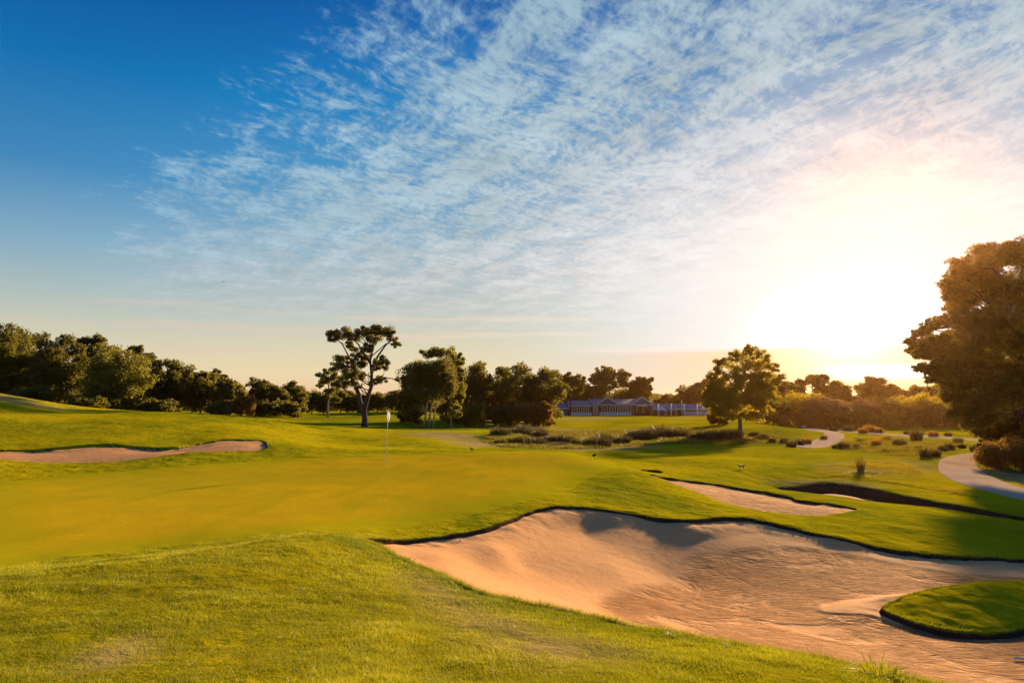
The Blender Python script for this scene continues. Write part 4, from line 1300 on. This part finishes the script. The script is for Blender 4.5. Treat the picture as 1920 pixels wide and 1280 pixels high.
# near right shrub masses beside the path
for u, vt, w, D, mt, lb in [(1892, 820, 120, 40.5, 'russet', "orange glowing shrub under the great tree beside the path"), (1846, 822, 44, 47, 'pine', "dark shrub at the foot of the great tree by the path's head"),
                            (1990, 815, 130, 41, 'russet', "russet shrub under the great tree at the right edge")]:
    auto_tree(u, vt, w, D, mt, lb, cat="shrub", name="shrub", group="shrubs below the great tree", low=0.0, n=26000, k=12, r0=0.04, size=0.09)
# a few clumps at the bunker's near rim
for u, v, h, lb in [(1440, 1199, 0.21, "tall pale grass tuft on the bunker's near rim"), (1478, 1209, 0.10, "short pale tuft right of the tall one on the near rim"), (1560, 1238, 0.17, "spreading grass tuft on the near rim toward the right"),
                    (1650, 1262, 0.19, "upright grass tuft nearest the bottom right of the rim"), (1268, 1190, 0.09, "bright grass tuft left of the tall one on the near rim"), (995, 1237, 0.05, "dark green tuft in the foreground turf"),
                    (1070, 1243, 0.06, "bright green tuft in the foreground turf near the bottom")]:
    p = on_ground(u, v + 3)
    tussock(p, h, h * 0.6, 'grass', lb, "grass tuft", "grass_tuft", "grass tufts near the bunker rim", n=130, lean=0.9, w=0.0035)

# ------------------------------------------------------------------ foreground turf blades
def grid_get(arrs, az, r):
    fi = np.interp(r, R, np.arange(nr))
    fj = (az - az_in[0]) / (az_in[1] - az_in[0])
    i0, j0 = np.floor(fi).astype(int), np.floor(fj).astype(int)
    a, b = fi - i0, fj - j0
    return [(z := A.reshape(nr, na))[i0, j0] * (1 - a) * (1 - b) + z[i0 + 1, j0] * a * (1 - b) + z[i0, j0 + 1] * (1 - a) * b + z[i0 + 1, j0 + 1] * a * b for A in arrs]


GREEN_D = inside_dist(polyxy(GREEN), XY, 2.0)


def blade_field(az, r, hgt, wid, tone, name, mat='grass'):
    x, y = r * np.sin(az), r * np.cos(az)
    z = grid_get([TURF], az, r)[0]
    n = len(az)
    a = rng.uniform(0, 2 * math.pi, n)
    s_ = np.stack([np.cos(a), np.sin(a), np.zeros(n)], 1) * (wid * rng.uniform(0.6, 1.3, n))[:, None]
    b = np.stack([x, y, z - 0.004], 1)
    a2 = rng.uniform(0, 2 * math.pi, n)
    le = rng.uniform(0.1, 1.3, n)
    tip = b + np.stack([np.cos(a2) * le, np.sin(a2) * le, np.ones(n)], 1) * hgt[:, None]
    V = np.stack([b - s_, b + s_, tip], 1).reshape(-1, 3)
    me = np_mesh(name, V, np.arange(n * 3).reshape(-1, 3), 3, False, {'tone': np.repeat(tone, 3)})
    o = link_mesh(name, me, M[mat])
    return tag(o, kind='stuff')


nB = 560000
az = rng.uniform(-0.69, 0.72, nB)
r = np.exp(rng.uniform(math.log(3.0), math.log(13.5), nB))
bd, gd, dr_, lu_ = grid_get([BD, GREEN_D, DRY, LUSH_SHADE], az, r)
patch = fbm(r * np.sin(az), r * np.cos(az), 1.1, 4) + 0.5 * fbm(r * np.sin(az) + 9, r * np.cos(az), 6.0, 2)
fine = fbm(r * np.sin(az) + 3, r * np.cos(az) + 5, 4.0, 3)
keep = (rng.random(nB) > 0.75 * smooth01((fine - 0.15) / 0.2)) & (bd < -0.01) & (gd < 0.0) & (rng.random(nB) > dr_ * 0.97)
az, r, patch, dr_ = az[keep], r[keep], patch[keep], dr_[keep] - 0.9 * lu_[keep]  # ridge band lowers blade tone: lusher grass plus painted slope shade
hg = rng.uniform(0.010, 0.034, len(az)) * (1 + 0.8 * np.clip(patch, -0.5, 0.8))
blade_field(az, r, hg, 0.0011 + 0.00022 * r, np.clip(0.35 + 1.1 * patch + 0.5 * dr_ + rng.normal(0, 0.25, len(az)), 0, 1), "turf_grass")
nB = 5000000
az = rng.uniform(-0.69, 0.72, nB)
r = np.exp(rng.uniform(math.log(4.5), math.log(40), nB))
bd, = grid_get([BD], az, r)
keep = (bd < 0.005) & (bd > -0.06)
az, r, bd = az[keep], r[keep], bd[keep]
hg = np.where(r < 13.6, rng.uniform(0.02, 0.075, len(az)), rng.uniform(0.01, 0.035, len(az)))
o = blade_field(az, r, hg, 0.0012 + 0.0002 * r, np.clip(rng.normal(0.35, 0.25, len(az)), 0, 1), "rim_grass")


COV1 = inside_dist(polyxy([(885, 826, 60), (950, 813, 80), (1080, 808, 90), (1230, 803, 100), (1330, 806, 92), (1400, 812, 82), (1460, 812, 92), (1480, 828, 72), (1380, 834, 64), (1250, 834, 63), (1100, 841, 51), (960, 842, 48)], 4), XY, 3)
COV2 = inside_dist(polyxy([(1560, 840, 62), (1600, 818, 84), (1700, 826, 78), (1830, 834, 70), (1800, 842, 58), (1740, 862, 46.5), (1640, 856, 49), (1570, 850, 55)], 4), XY, 3)
COV3 = inside_dist(polyxy([(1480, 902, 34.5), (1560, 866, 44), (1700, 866, 43), (1755, 880, 39), (1790, 905, 34), (1920, 940, 27.5), (1990, 975, 24), (1850, 948, 27.5), (1700, 918, 31.6), (1590, 900, 34.5)], 4), XY, 3)
for cov, n_, r0_, r1_, h0, h1, w_, t0, nm, mt_ in ((COV1, 500000, 44, 110, 0.05, 0.20, 0.0005, 0.15, "marsh_grass", "marsh"), (COV2, 500000, 40, 92, 0.06, 0.24, 0.0005, 0.45, "rough_grass", "marsh"), (COV3, 900000, 23, 50, 0.03, 0.09, 0.0004, 0.55, "rough_grass", "roughb")):
    az = rng.uniform(-0.10, 0.72, n_)
    r = np.exp(rng.uniform(math.log(r0_), math.log(r1_), n_))
    cv, bd = grid_get([cov, BD], az, r)
    clump = fbm(r * np.sin(az), r * np.cos(az), 0.45, 4)
    keep = (cv > 0) & (bd < -0.1) & (rng.random(n_) < np.clip(0.45 + 1.3 * clump, 0.03, 1)) & (inside_dist(polyxy(PATH_MID), np.stack([r * np.sin(az), r * np.cos(az)], 1), 1.0) < 0) & (inside_dist(polyxy(PATH_FAR), np.stack([r * np.sin(az), r * np.cos(az)], 1), 1.0) < 0)
    az, r, clump = az[keep], r[keep], clump[keep]
    blade_field(az, r, rng.uniform(h0, h1, len(az)) * np.clip(1 + 1.5 * clump, 0.4, 2), w_ * r, np.clip(t0 + 0.9 * clump + rng.normal(0, 0.25, len(az)), 0, 1), nm, mt_)

# ------------------------------------------------------------------ flag
M['white'] = simple('white_paint', (0.75, 0.74, 0.72), 0.4, 0.4)
M['flag'] = leaf_mat('flag_cloth', (0.80, 0.82, 0.88), (0.84, 0.86, 0.92), 0.5, (0.95, 0.95, 1.0))
M['hole'] = simple('hole_rim', (0.7, 0.7, 0.7), 0.5)
p = on_ground(725, 870, 20, 40)
t = empty("flagstick", tuple(p), "white flagstick with limp pale flag standing in the putting green", "golf flag")
mb = MB(); mb.tube([(0, 0, -0.1), (0.0, 0, 1.2), (0.035, 0, 2.2)], [0.014, 0.012, 0.010], 10); mb.build("pole", M['white'], t, True)
mb = MB()
n1, n2 = 14, 8
vs, fs = [], []
for i in range(n1):
    for j in range(n2):
        s_, q = i / (n1 - 1), j / (n2 - 1)
        z = 2.16 - 0.50 * s_ - 0.05 * q * (1 - s_)
        wd = 0.045 + 0.10 * math.sin(math.pi * min(1, s_ * 0.9 + 0.1)) 
        x = 0.034 - 0.014 * s_ + (q - 0.35) * wd
        y = 0.045 * math.sin(q * 9 + s_ * 2.0) * (0.4 + s_)
        vs.append((x, y, z)); fs += [(i * n2 + j, i * n2 + j + 1, (i + 1) * n2 + j + 1, (i + 1) * n2 + j)] if i < n1 - 1 and j < n2 - 1 else []
mb.add(vs, fs); fo = mb.build("flag", M['flag'], t, True)
sm = fo.modifiers.new("thick", 'SOLIDIFY'); sm.thickness = 0.003
mb = MB(); mb.tube([(0, 0, -0.05), (0, 0, 0.006)], [0.054, 0.054], 20); mb.build("cup", M['hole'], t)

# ------------------------------------------------------------------ birds
M['bblack'] = simple('black_feather', (0.012, 0.011, 0.012), 0.5)
M['bwhite'] = simple('white_feather', (0.6, 0.6, 0.58), 0.6)


def ellipsoid(mb, c, r, nu=12, nv=8, tilt=0.0):
    vs, fs = [], []
    for i in range(nv + 1):
        th = math.pi * i / nv
        for j in range(nu):
            ph = 2 * math.pi * j / nu
            x, y, z = r[0] * math.cos(th), r[1] * math.sin(th) * math.cos(ph), r[2] * math.sin(th) * math.sin(ph)
            x, z = x * math.cos(tilt) - z * math.sin(tilt), x * math.sin(tilt) + z * math.cos(tilt)
            vs.append((c[0] + x, c[1] + y, c[2] + z))
    for i in range(nv):
        for j in range(nu):
            fs.append((i * nu + j, i * nu + (j + 1) % nu, (i + 1) * nu + (j + 1) % nu, (i + 1) * nu + j))
    mb.add(vs, fs)


def bird(u, v, size, rz, label, white=True, head=0.0):
    p = on_ground(u, v)
    t = empty("magpie", tuple(p), label, "bird", "birds on the grass", rz)
    s = size
    # profile of rings from tail to beak: one continuous body
    prof = [(-0.62, 0.42, 0.012, 0.006), (-0.50, 0.45, 0.05, 0.014), (-0.34, 0.50, 0.06, 0.03), (-0.24, 0.54, 0.11, 0.10), (-0.08, 0.58, 0.155, 0.17), (0.08, 0.64, 0.15, 0.17), (0.20, 0.74 - head, 0.10, 0.12),
            (0.28, 0.86 - head * 1.6, 0.085, 0.095), (0.36, 0.88 - head * 1.8, 0.06, 0.07), (0.41, 0.87 - head * 2, 0.022, 0.026), (0.54, 0.84 - head * 2.3, 0.006, 0.007)]
    V, Fq = [], []
    n = 12
    for x, z, ry, rzz in prof:
        for j in range(n):
            a = 2 * math.pi * j / n
            V.append((x * s, ry * s * math.cos(a), (z + rzz * math.sin(a)) * s))
    for i in range(len(prof) - 1):
        for j in range(n):
            Fq.append((i * n + j, i * n + (j + 1) % n, (i + 1) * n + (j + 1) % n, (i + 1) * n + j))
    mb = MB(); mb.add(V, Fq); mb.build("body", M['bblack'], t, True)
    if white:
        mb = MB(); ellipsoid(mb, (0.13 * s, 0, 0.78 * s), (0.10 * s, 0.105 * s, 0.075 * s), tilt=0.6); mb.build("nape", M['bwhite'], t, True)
    for sgn in (-1, 1):
        mb = MB()
        ellipsoid(mb, (-0.14 * s, sgn * 0.135 * s, 0.60 * s), (0.26 * s, 0.035 * s, 0.10 * s), tilt=0.2)
        mb.build("wing", M['bblack'], t, True)
        mb = MB()
        y0 = sgn * 0.06 * s
        mb.tube([(0.0, y0, 0.46 * s), (-0.03 * s, y0, 0.22 * s), (0.01 * s, y0, 0.0)], [0.022 * s, 0.014 * s, 0.012 * s], 6)
        for da in (-0.4, 0, 0.4):
            mb.tube([(0.01 * s, y0, 0.01 * s), (0.12 * s * math.cos(da), y0 + 0.12 * s * math.sin(da), 0.006 * s)], [0.011 * s, 0.005 * s], 5)
        mb.build("leg", M['bblack'], t, True)
    return t


bird(1387, 879, 0.27, 2.9, "black bird pecking on the sunlit grass, left of a close pair", True, 0.10)
bird(1394, 879, 0.26, 0.4, "black bird standing upright, right of a close pair on the grass", True)
bird(1115, 861, 0.30, 0.6, "black and white bird behind the rise of the green", True)
bird(884, 848, 0.26, 2.5, "small dark bird alone beyond the far edge of the green", False)

# a bird far up at the left
pc = P3(419, 528.5, 95)
t = empty("flying_bird", tuple(pc), "tiny dark bird gliding in the pale blue sky over the left trees", "bird", None, 0.2)
mb = MB(); mb.tube([(0, -0.22, 0), (0, -0.12, 0.0), (0, 0.0, 0.0), (0, 0.12, 0.01), (0, 0.2, 0.0)], [0.02, 0.045, 0.055, 0.04, 0.01], 10); mb.build("body", M['bblack'], t, True)
for sg in (-1, 1):
    mb = MB()
    top = [(0, -0.07), (sg * 0.16, -0.10), (sg * 0.33, -0.07), (sg * 0.33, -0.05), (sg * 0.17, 0.03), (0, 0.07)]
    zz = [0.02, 0.07, 0.02, 0.02, 0.07, 0.02]
    mb.add([(x, y, z) for (x, y), z in zip(top, zz)] + [(x, y, z + 0.012) for (x, y), z in zip(top, zz)],
           [(0, 1, 4, 5), (1, 2, 3, 4), (6, 11, 10, 7), (7, 10, 9, 8)] + [(i, (i + 1) % 6, (i + 1) % 6 + 6, i + 6) for i in range(6)])
    mb.build("wing", M['bblack'], t)

# ------------------------------------------------------------------ clubhouse
DH = 210.0
zb = P3(1100, 779.5, DH)[2]
X = lambda u: (u - 960) / F * DH / (CP - SP * (640 - 760) / F)
Z = lambda v: P3(1100, v, DH)[2]
M['roof'] = simple('slate_blue_roof', (0.05, 0.12, 0.18), 0.6, 0.3, 0.2, 1.5)
M['wallb'] = simple('blue_grey_wall', (0.09, 0.22, 0.36), 0.8, 0.2, 0.15, 1.0)
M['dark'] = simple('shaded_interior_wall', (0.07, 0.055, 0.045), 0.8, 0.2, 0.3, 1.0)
M['trimw'] = simple('painted_trim', (0.55, 0.68, 0.80), 0.5, 0.3)
M['post'] = simple('cream_post', (0.50, 0.42, 0.32), 0.6, 0.2)
M['brick'] = simple('brick_pier', (0.22, 0.13, 0.10), 0.8, 0.1, 0.3, 3.0)
M['rail'] = simple('pale_blue_rail', (0.36, 0.46, 0.62), 0.6, 0.2)
m, N_, out_ = new_mat('window_glass')
principled(N_, out_, (0.02, 0.025, 0.03), 0.08, 0.6)
M['glass'] = m
club = empty("clubhouse", (X(1180), DH + 6, zb), "long low blue roofed clubhouse with two gables behind the fairway", "clubhouse")
OX, OY = X(1180), DH + 6


def part(name, mat, parent=None):
    class _P(MB):
        def done(s):
            s.V = [(v[0] - OX, v[1] - OY, v[2] - zb) for v in s.V]
            return s.build(name, M[mat], parent or club)
    return _P()


zt = zb - 1.2
w = part('wall', 'wallb')
w.box(X(1043), X(1065), DH + 2, DH + 12, zt, Z(766)); w.done()
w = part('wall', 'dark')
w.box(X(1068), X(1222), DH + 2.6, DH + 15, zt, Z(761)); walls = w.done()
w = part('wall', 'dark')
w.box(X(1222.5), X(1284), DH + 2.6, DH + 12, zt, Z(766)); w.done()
w = part('wall', 'wallb')
w.box(X(1285), X(1329), DH + 1.5, DH + 12, zt, Z(766)); wr = w.done()
# roofs: lean slopes with thickness
def slope(mbx, u0, u1, y0, v0, y1, v1, th=0.18):
    z0, z1 = Z(v0), Z(v1)
    a, b = X(u0), X(u1)
    mbx.add([(a, y0, z0), (b, y0, z0), (b, y1, z1), (a, y1, z1), (a, y0, z0 + th), (b, y0, z0 + th), (b, y1, z1 + th), (a, y1, z1 + th)],
            [(0, 3, 2, 1), (4, 5, 6, 7), (0, 1, 5, 4), (1, 2, 6, 5), (2, 3, 7, 6), (3, 0, 4, 7)])
w = part('roof', 'roof'); slope(w, 1041, 1067, DH, 765, DH + 6, 755.5); slope(w, 1041, 1067, DH + 12, 765, DH + 6.02, 755.5); r1 = w.done()
w = part('roof', 'roof'); slope(w, 1066, 1110, DH - 0.3, 760, DH + 8, 751.5); slope(w, 1066, 1110, DH + 16, 760, DH + 8.02, 751.5); r2 = w.done()
w = part('roof', 'roof'); slope(w, 1110.5, 1221, DH + 0.2, 757.5, DH + 9, 748.5); slope(w, 1110.5, 1221, DH + 17, 757.5, DH + 9.02, 748.5); r3 = w.done()
w = part('roof', 'roof'); slope(w, 1223, 1331, DH, 766.5, DH + 5.5, 758); slope(w, 1223, 1331, DH + 12.5, 766.5, DH + 5.52, 758); r4 = w.done()
# gables
for (u0, u1, ua, va, vb_) in ((1119, 1160, 1138.5, 745.5, 758), (1184, 1223, 1203, 744.8, 758)):
    w = part('gable', 'roof')
    x0, x1, xa = X(u0), X(u1), X(ua)
    zB, zA = Z(vb_), Z(va)
    for yy in (DH - 0.8,):
        w.add([(x0, yy, zB), (x1, yy, zB), (xa, yy, zA), (x0, DH + 9, zB), (x1, DH + 9, zB), (xa, DH + 9, zA)], [(0, 1, 2), (3, 5, 4), (0, 2, 5, 3), (1, 4, 5, 2), (0, 3, 4, 1)])
    g = w.done()
    w = part('bargeboard', 'trimw', g)
    for (p0, p1) in (((x0, zB), (xa, zA)), ((xa, zA), (x1, zB))):
        n_ = np.array([-(p1[1] - p0[1]), p1[0] - p0[0]]); n_ = n_ / np.linalg.norm(n_) * 0.22
        q = [(p0[0], p0[1]), (p1[0], p1[1]), (p1[0] + n_[0], p1[1] + n_[1]), (p0[0] + n_[0], p0[1] + n_[1])]
        w.add([(a, DH - 0.95, b) for a, b in q] + [(a, DH - 0.81, b) for a, b in q], [(0, 1, 2, 3), (7, 6, 5, 4), (0, 4, 5, 1), (1, 5, 6, 2), (2, 6, 7, 3), (3, 7, 4, 0)])
    w.done()
    w = part('fascia', 'trimw', g); w.box(x0, x1, DH - 1.0, DH - 0.82, zB - 0.22, zB - 0.01); w.done()
# fascia boards
for u0, u1, v in ((1041, 1067, 765), (1066, 1110, 760), (1110.5, 1119, 757.5), (1160.5, 1184, 757.5), (1223.5, 1331, 766.5)):
    w = part('fascia', 'trimw'); w.box(X(u0), X(u1), DH - 0.45, DH - 0.31, Z(v) - 0.18, Z(v) + 0.05); w.done()
# verandah posts
for u in list(np.arange(1073, 1108, 4.4)) + list(np.arange(1113, 1121, 2.6)) + list(np.arange(1129, 1183, 4.9)):
    w = part('post', 'post'); w.box(X(u) - 0.16, X(u) + 0.16, DH + 0.1, DH + 0.35, Z(778), Z(759.5)); w.done()
for u in (1186.5, 1221):
    w = part('pier', 'brick'); w.box(X(u) - 0.28, X(u) + 0.28, DH - 0.7, DH - 0.1, zt, Z(758.3)); w.done()
for u in (1195.5, 1207.5):
    w = part('post', 'post'); w.box(X(u) - 0.1, X(u) + 0.1, DH + 1.0, DH + 1.2, Z(778), Z(761)); w.done()
# windows and doors with frames behind the verandah
for u in list(np.arange(1072, 1106, 5.6)) + list(np.arange(1126, 1182, 6.1)) + [1190, 1198, 1206, 1214]:
    w = part('window', 'post'); w.box(X(u), X(u + 4.6), DH + 2.50, DH + 2.598, Z(775), Z(763)); f = w.done()
    w = part('pane', 'glass', f); w.box(X(u + 0.3), X(u + 2.15), DH + 2.44, DH + 2.498, Z(774.2), Z(763.8)); w.box(X(u + 2.45), X(u + 4.3), DH + 2.44, DH + 2.498, Z(774.2), Z(763.8)); w.done()
w = part('door', 'post'); w.box(X(1113), X(1120), DH + 2.50, DH + 2.598, Z(778), Z(762)); f = w.done()
w = part('pane', 'glass', f)
for k in range(3): w.box(X(1113.5 + k * 2.2), X(1115.1 + k * 2.2), DH + 2.44, DH + 2.498, Z(776.5), Z(763))
w.done()
for u in (1290, 1295, 1300, 1305.5):
    w = part('window', 'trimw'); w.box(X(u), X(u + 3.6), DH + 1.40, DH + 1.498, Z(773), Z(767.5)); f = w.done()
    w = part('pane', 'glass', f); w.box(X(u + 0.4), X(u + 3.2), DH + 1.34, DH + 1.398, Z(772.5), Z(768)); w.done()
for u in (1046, 1230, 1243, 1254, 1266):
    w = part('window', 'trimw'); w.box(X(u), X(u + 7), DH + (1.9 if u < 1100 else 2.5), DH + (1.998 if u < 1100 else 2.598), Z(771), Z(766.8)); f = w.done()
    w = part('pane', 'glass', f); w.box(X(u + 0.4), X(u + 6.6), DH + (1.84 if u < 1100 else 2.44), DH + (1.898 if u < 1100 else 2.498), Z(770.6), Z(767.2)); w.done()
# low walls / balustrades
for u0, u1, v0, v1, mt in ((1041.5, 1057, 772, 776.5, 'trimw'), (1067.5, 1109.5, 773, 778.5, 'trimw'), (1124, 1184, 772.5, 778, 'trimw'), (1187, 1221, 773.5, 777, 'dark'), (1283, 1328, 771.5, 779, 'rail')):
    w = part('balustrade', mt); w.box(X(u0), X(u1), DH - 0.2, DH - 0.02, Z(v0) - 0.35, Z(v0))
    k = u0
    while k < u1:
        w.box(X(k), X(k) + 0.28, DH - 0.16, DH - 0.06, Z(v1) - 0.3, Z(v0) - 0.351)
        k += 3.0
    w.box(X(u0), X(u1), DH + 0.05, DH + 0.09, Z(v1) - 0.3, Z(v0 + 2.4)); w.done()
w = part('chimney', 'brick', r3); w.box(X(1121), X(1124), DH + 9.5, DH + 10.7, Z(750), Z(742)); w.done()
w = part('chimney', 'brick', r4); w.box(X(1236), X(1240), DH + 8, DH + 9.2, Z(759), Z(752)); w.done()
w = part('step', 'trimw'); w.box(X(1026), X(1046), DH - 3.0, DH - 2.0, zt, Z(777.3)); w.done()

# flagpoles in front of the right wing
for u, v0, vt_, r_, lb in ((1234.5, 783, 757.5, 0.17, "white flagpole beside the kiosk, leftmost of the row"), (1259, 781, 757.5, 0.17, "white flagpole right of the kiosk"), (1268, 779, 762, 0.07, "thin short pole between two white flagpoles"),
                       (1279, 781, 750, 0.09, "thin tallest flagpole before the clubhouse's right wing"), (1283.3, 781, 757.5, 0.17, "white flagpole right beside the thin tallest one"), (1307.5, 784, 757.5, 0.17, "white flagpole at the right end of the row")):
    b = P3(u, v0, DH - 6); b[2] = gz(b[0], b[1])
    h = P3(u, vt_, DH - 6)[2] - b[2]
    t = empty("flagpole", tuple(b), lb, "flagpole", "flagpoles before the clubhouse")
    mb = MB(); mb.tube([(0, 0, -0.2), (0, 0, h)], [r_, r_ * 0.8], 10); mb.build("pole", M['trimw'], t, True)
    mb = MB(); mb.tube([(0, 0, h), (0, 0, h + 0.1), (0, 0, h + 0.2)], [r_ * 0.5, r_ * 1.3, r_ * 0.3], 10); mb.build("finial", M['trimw'], t, True)
# kiosk
b = P3(1241, 781, DH - 9); b[2] = gz(b[0], b[1])
t = empty("kiosk", tuple(b), "small open kiosk with pyramid roof on pale legs before the clubhouse", "kiosk")
mb = MB(); s_ = 1.15; hb = 1.9
mb.add([(-s_, -s_, hb), (s_, -s_, hb), (s_, s_, hb), (-s_, s_, hb), (0, 0, hb + 0.85), (-s_, -s_, hb - 0.12), (s_, -s_, hb - 0.12), (s_, s_, hb - 0.12), (-s_, s_, hb - 0.12)],
       [(0, 1, 4), (1, 2, 4), (2, 3, 4), (3, 0, 4), (5, 8, 7, 6), (0, 5, 6, 1), (1, 6, 7, 2), (2, 7, 8, 3), (3, 8, 5, 0)]); mb.build("roof", M['trimw'], t)
for x_ in (-0.95, 0.95):
    for y_ in (-0.95, 0.95):
        mb = MB(); mb.box(x_ - 0.09, x_ + 0.09, y_ - 0.09, y_ + 0.09, -0.1, hb - 0.121); mb.build("leg", M['rail'], t)
mb = MB(); mb.box(-0.8, 0.8, -0.6, 0.6, 0.55, 1.35); mb.build("counter", M['dark'], t)
# white box and red bin at the path
b = on_ground(1507, 801, 60, 160)
t = empty("utility_box", tuple(b), "small white box with a dark lid at the head of the curving path", "box")
mb = MB(); mb.box(-0.36, 0.36, -0.25, 0.25, -0.05, 0.34); mb.build("box", M['trimw'], t)
mb = MB(); mb.box(-0.39, 0.39, -0.28, 0.28, 0.342, 0.44); mb.build("lid", M['bblack'], t)
M['red'] = simple('red_paint', (0.30, 0.03, 0.015), 0.5)
b = on_ground(1517, 801, 60, 160)
t = empty("litter_bin", tuple(b), "dull red bin beside the white box at the curving path", "bin")
mb = MB(); mb.tube([(0, 0, -0.03), (0, 0, 0.5), (0, 0, 0.55)], [0.22, 0.26, 0.27], 14); mb.build("body", M['red'], t, True)
mb = MB(); mb.tube([(0, 0, 0.551), (0, 0, 0.62), (0, 0, 0.66)], [0.28, 0.24, 0.1], 14); mb.build("lid", M['bblack'], t, True)
# litter on sand
M['pale'] = simple('pale_matt', (0.75, 0.74, 0.68), 0.6)
def feather(u, v, L_, lb, nm="feather"):
    p = on_ground(u, v); s2 = relief(np.array([[p[0], p[1]]]), None)
    zz = float(s2[2][0]) if s2[3][0] > 0 else float(s2[1][0])
    V, Fq = [], []
    for i in range(9):
        t_ = i / 8
        w_ = 0.16 * L_ * math.sin(math.pi * min(1, 0.12 + t_ * 0.88)) * (1 - 0.3 * t_)
        for s__ in (-1, 0, 1):
            V.append((s__ * w_, (t_ - 0.5) * L_, 0.012 + 0.10 * L_ * t_ * t_ + 0.25 * w_ * abs(s__)))
    for i in range(8):
        for j in range(2):
            Fq.append((i * 3 + j, i * 3 + j + 1, (i + 1) * 3 + j + 1, (i + 1) * 3 + j))
    mb = MB(); mb.add(V, Fq)
    o = mb.build(nm, M['pale'], None, True, (p[0], p[1], zz))
    o.rotation_euler = (0.5, 0, 0.5)
    md = o.modifiers.new('t', 'SOLIDIFY'); md.thickness = 0.002
    return tag(o, lb, "feather")
feather(862, 1041, 0.13, "white feather lying on the sand near the bunker's left wall")
feather(1360, 1212, 0.07, "pale feather caught on the bunker's near grassy rim")
feather(564, 1104, 0.04, "tiny pale feather in the foreground turf")
# ball behind the islet
p = P3(1859, 1083, 13.6); q = relief(np.array([[p[0], p[1]]]), None)
mb = MB(); ellipsoid(mb, (0, 0, 0), (0.0214, 0.0214, 0.0214), 20, 14)
b = on_ground(1859, 1083)
o = mb.build("golf_ball", M['pale'], None, True, (b[0], b[1], b[2] + 0.02)); tag(o, "white golf ball on the crest of the grass islet in the bunker", "golf ball")
# pale rake at the very corner
p = P3(1905, 1282, 7.6); q = relief(np.array([[p[0], p[1]]]), None); zz = float(q[2][0]) if q[3][0] > 0 else float(q[1][0])
b = on_ground(1912, 1279)
q = relief(np.array([[b[0], b[1]]]), None); zz = float(q[2][0]) if q[3][0] > 0 else float(q[1][0])
t = empty("bunker_rake", (b[0], b[1], zz + 0.02), "pale bunker rake lying on the sand, cut by the bottom right corner", "rake", None, -0.15)
mb = MB(); mb.tube([(-0.06, 0, 0.01), (0.4, -0.06, 0.02), (1.3, -0.2, 0.03)], [0.016, 0.016, 0.016], 10); mb.build("handle", M['pale'], t, True)
mb = MB(); mb.box(1.29, 1.34, -0.5, 0.1, 0.0, 0.05)
for k in range(12): mb.box(1.30, 1.33, -0.49 + k * 0.05, -0.47 + k * 0.05, -0.05, -0.001)
mb.build("head", M['dark'], t)

# ------------------------------------------------------------------ far wood and the air
nW = 60000
a_ = rng.uniform(-0.95, 1.0, nW)
d_ = 300 + 40 * rng.random(nW)
hh = 6.6 + 1.6 * fbm(a_ * 30, a_ * 0, 1.0, 3) + 0.8 * vnoise(a_ * 160, a_ * 0)
zc_ = rng.random(nW) ** 0.8 * hh
P_ = np.stack([d_ * np.sin(a_), d_ * np.cos(a_), -0.6 + zc_], 1)
L_ = unit(nW) * 0.6
W_ = np.cross(L_, unit(nW)); W_ *= 0.5 / (np.linalg.norm(W_, axis=1, keepdims=True) + 1e-9)
V_ = np.stack([P_ - L_, P_ + W_, P_ + L_, P_ - W_], 1).reshape(-1, 3)
o = link_mesh("distant_wood", np_mesh("distant_wood", V_, np.arange(nW * 4).reshape(-1, 4), 4, False, {'tone': np.repeat(rng.random(nW), 4)}), M['pine'])
tag(o, kind='stuff')

mb = MB(); mb.box(-1700, 1700, -1700, 1700, -3.2, 21.5)
m = bpy.data.materials.new('haze_air'); m.use_nodes = True; m.node_tree.nodes.clear()
vo = m.node_tree.nodes.new('ShaderNodeVolumePrincipled')
vo.inputs['Color'].default_value = (1.0, 0.50, 0.18, 1)
vo.inputs['Density'].default_value = 0.00009
vo.inputs['Anisotropy'].default_value = 0.9
mo = m.node_tree.nodes.new('ShaderNodeOutputMaterial')
m.node_tree.links.new(vo.outputs[0], mo.inputs['Volume'])
tag(mb.build("haze", m), kind='stuff')
SC.cycles.volume_bounces = 0
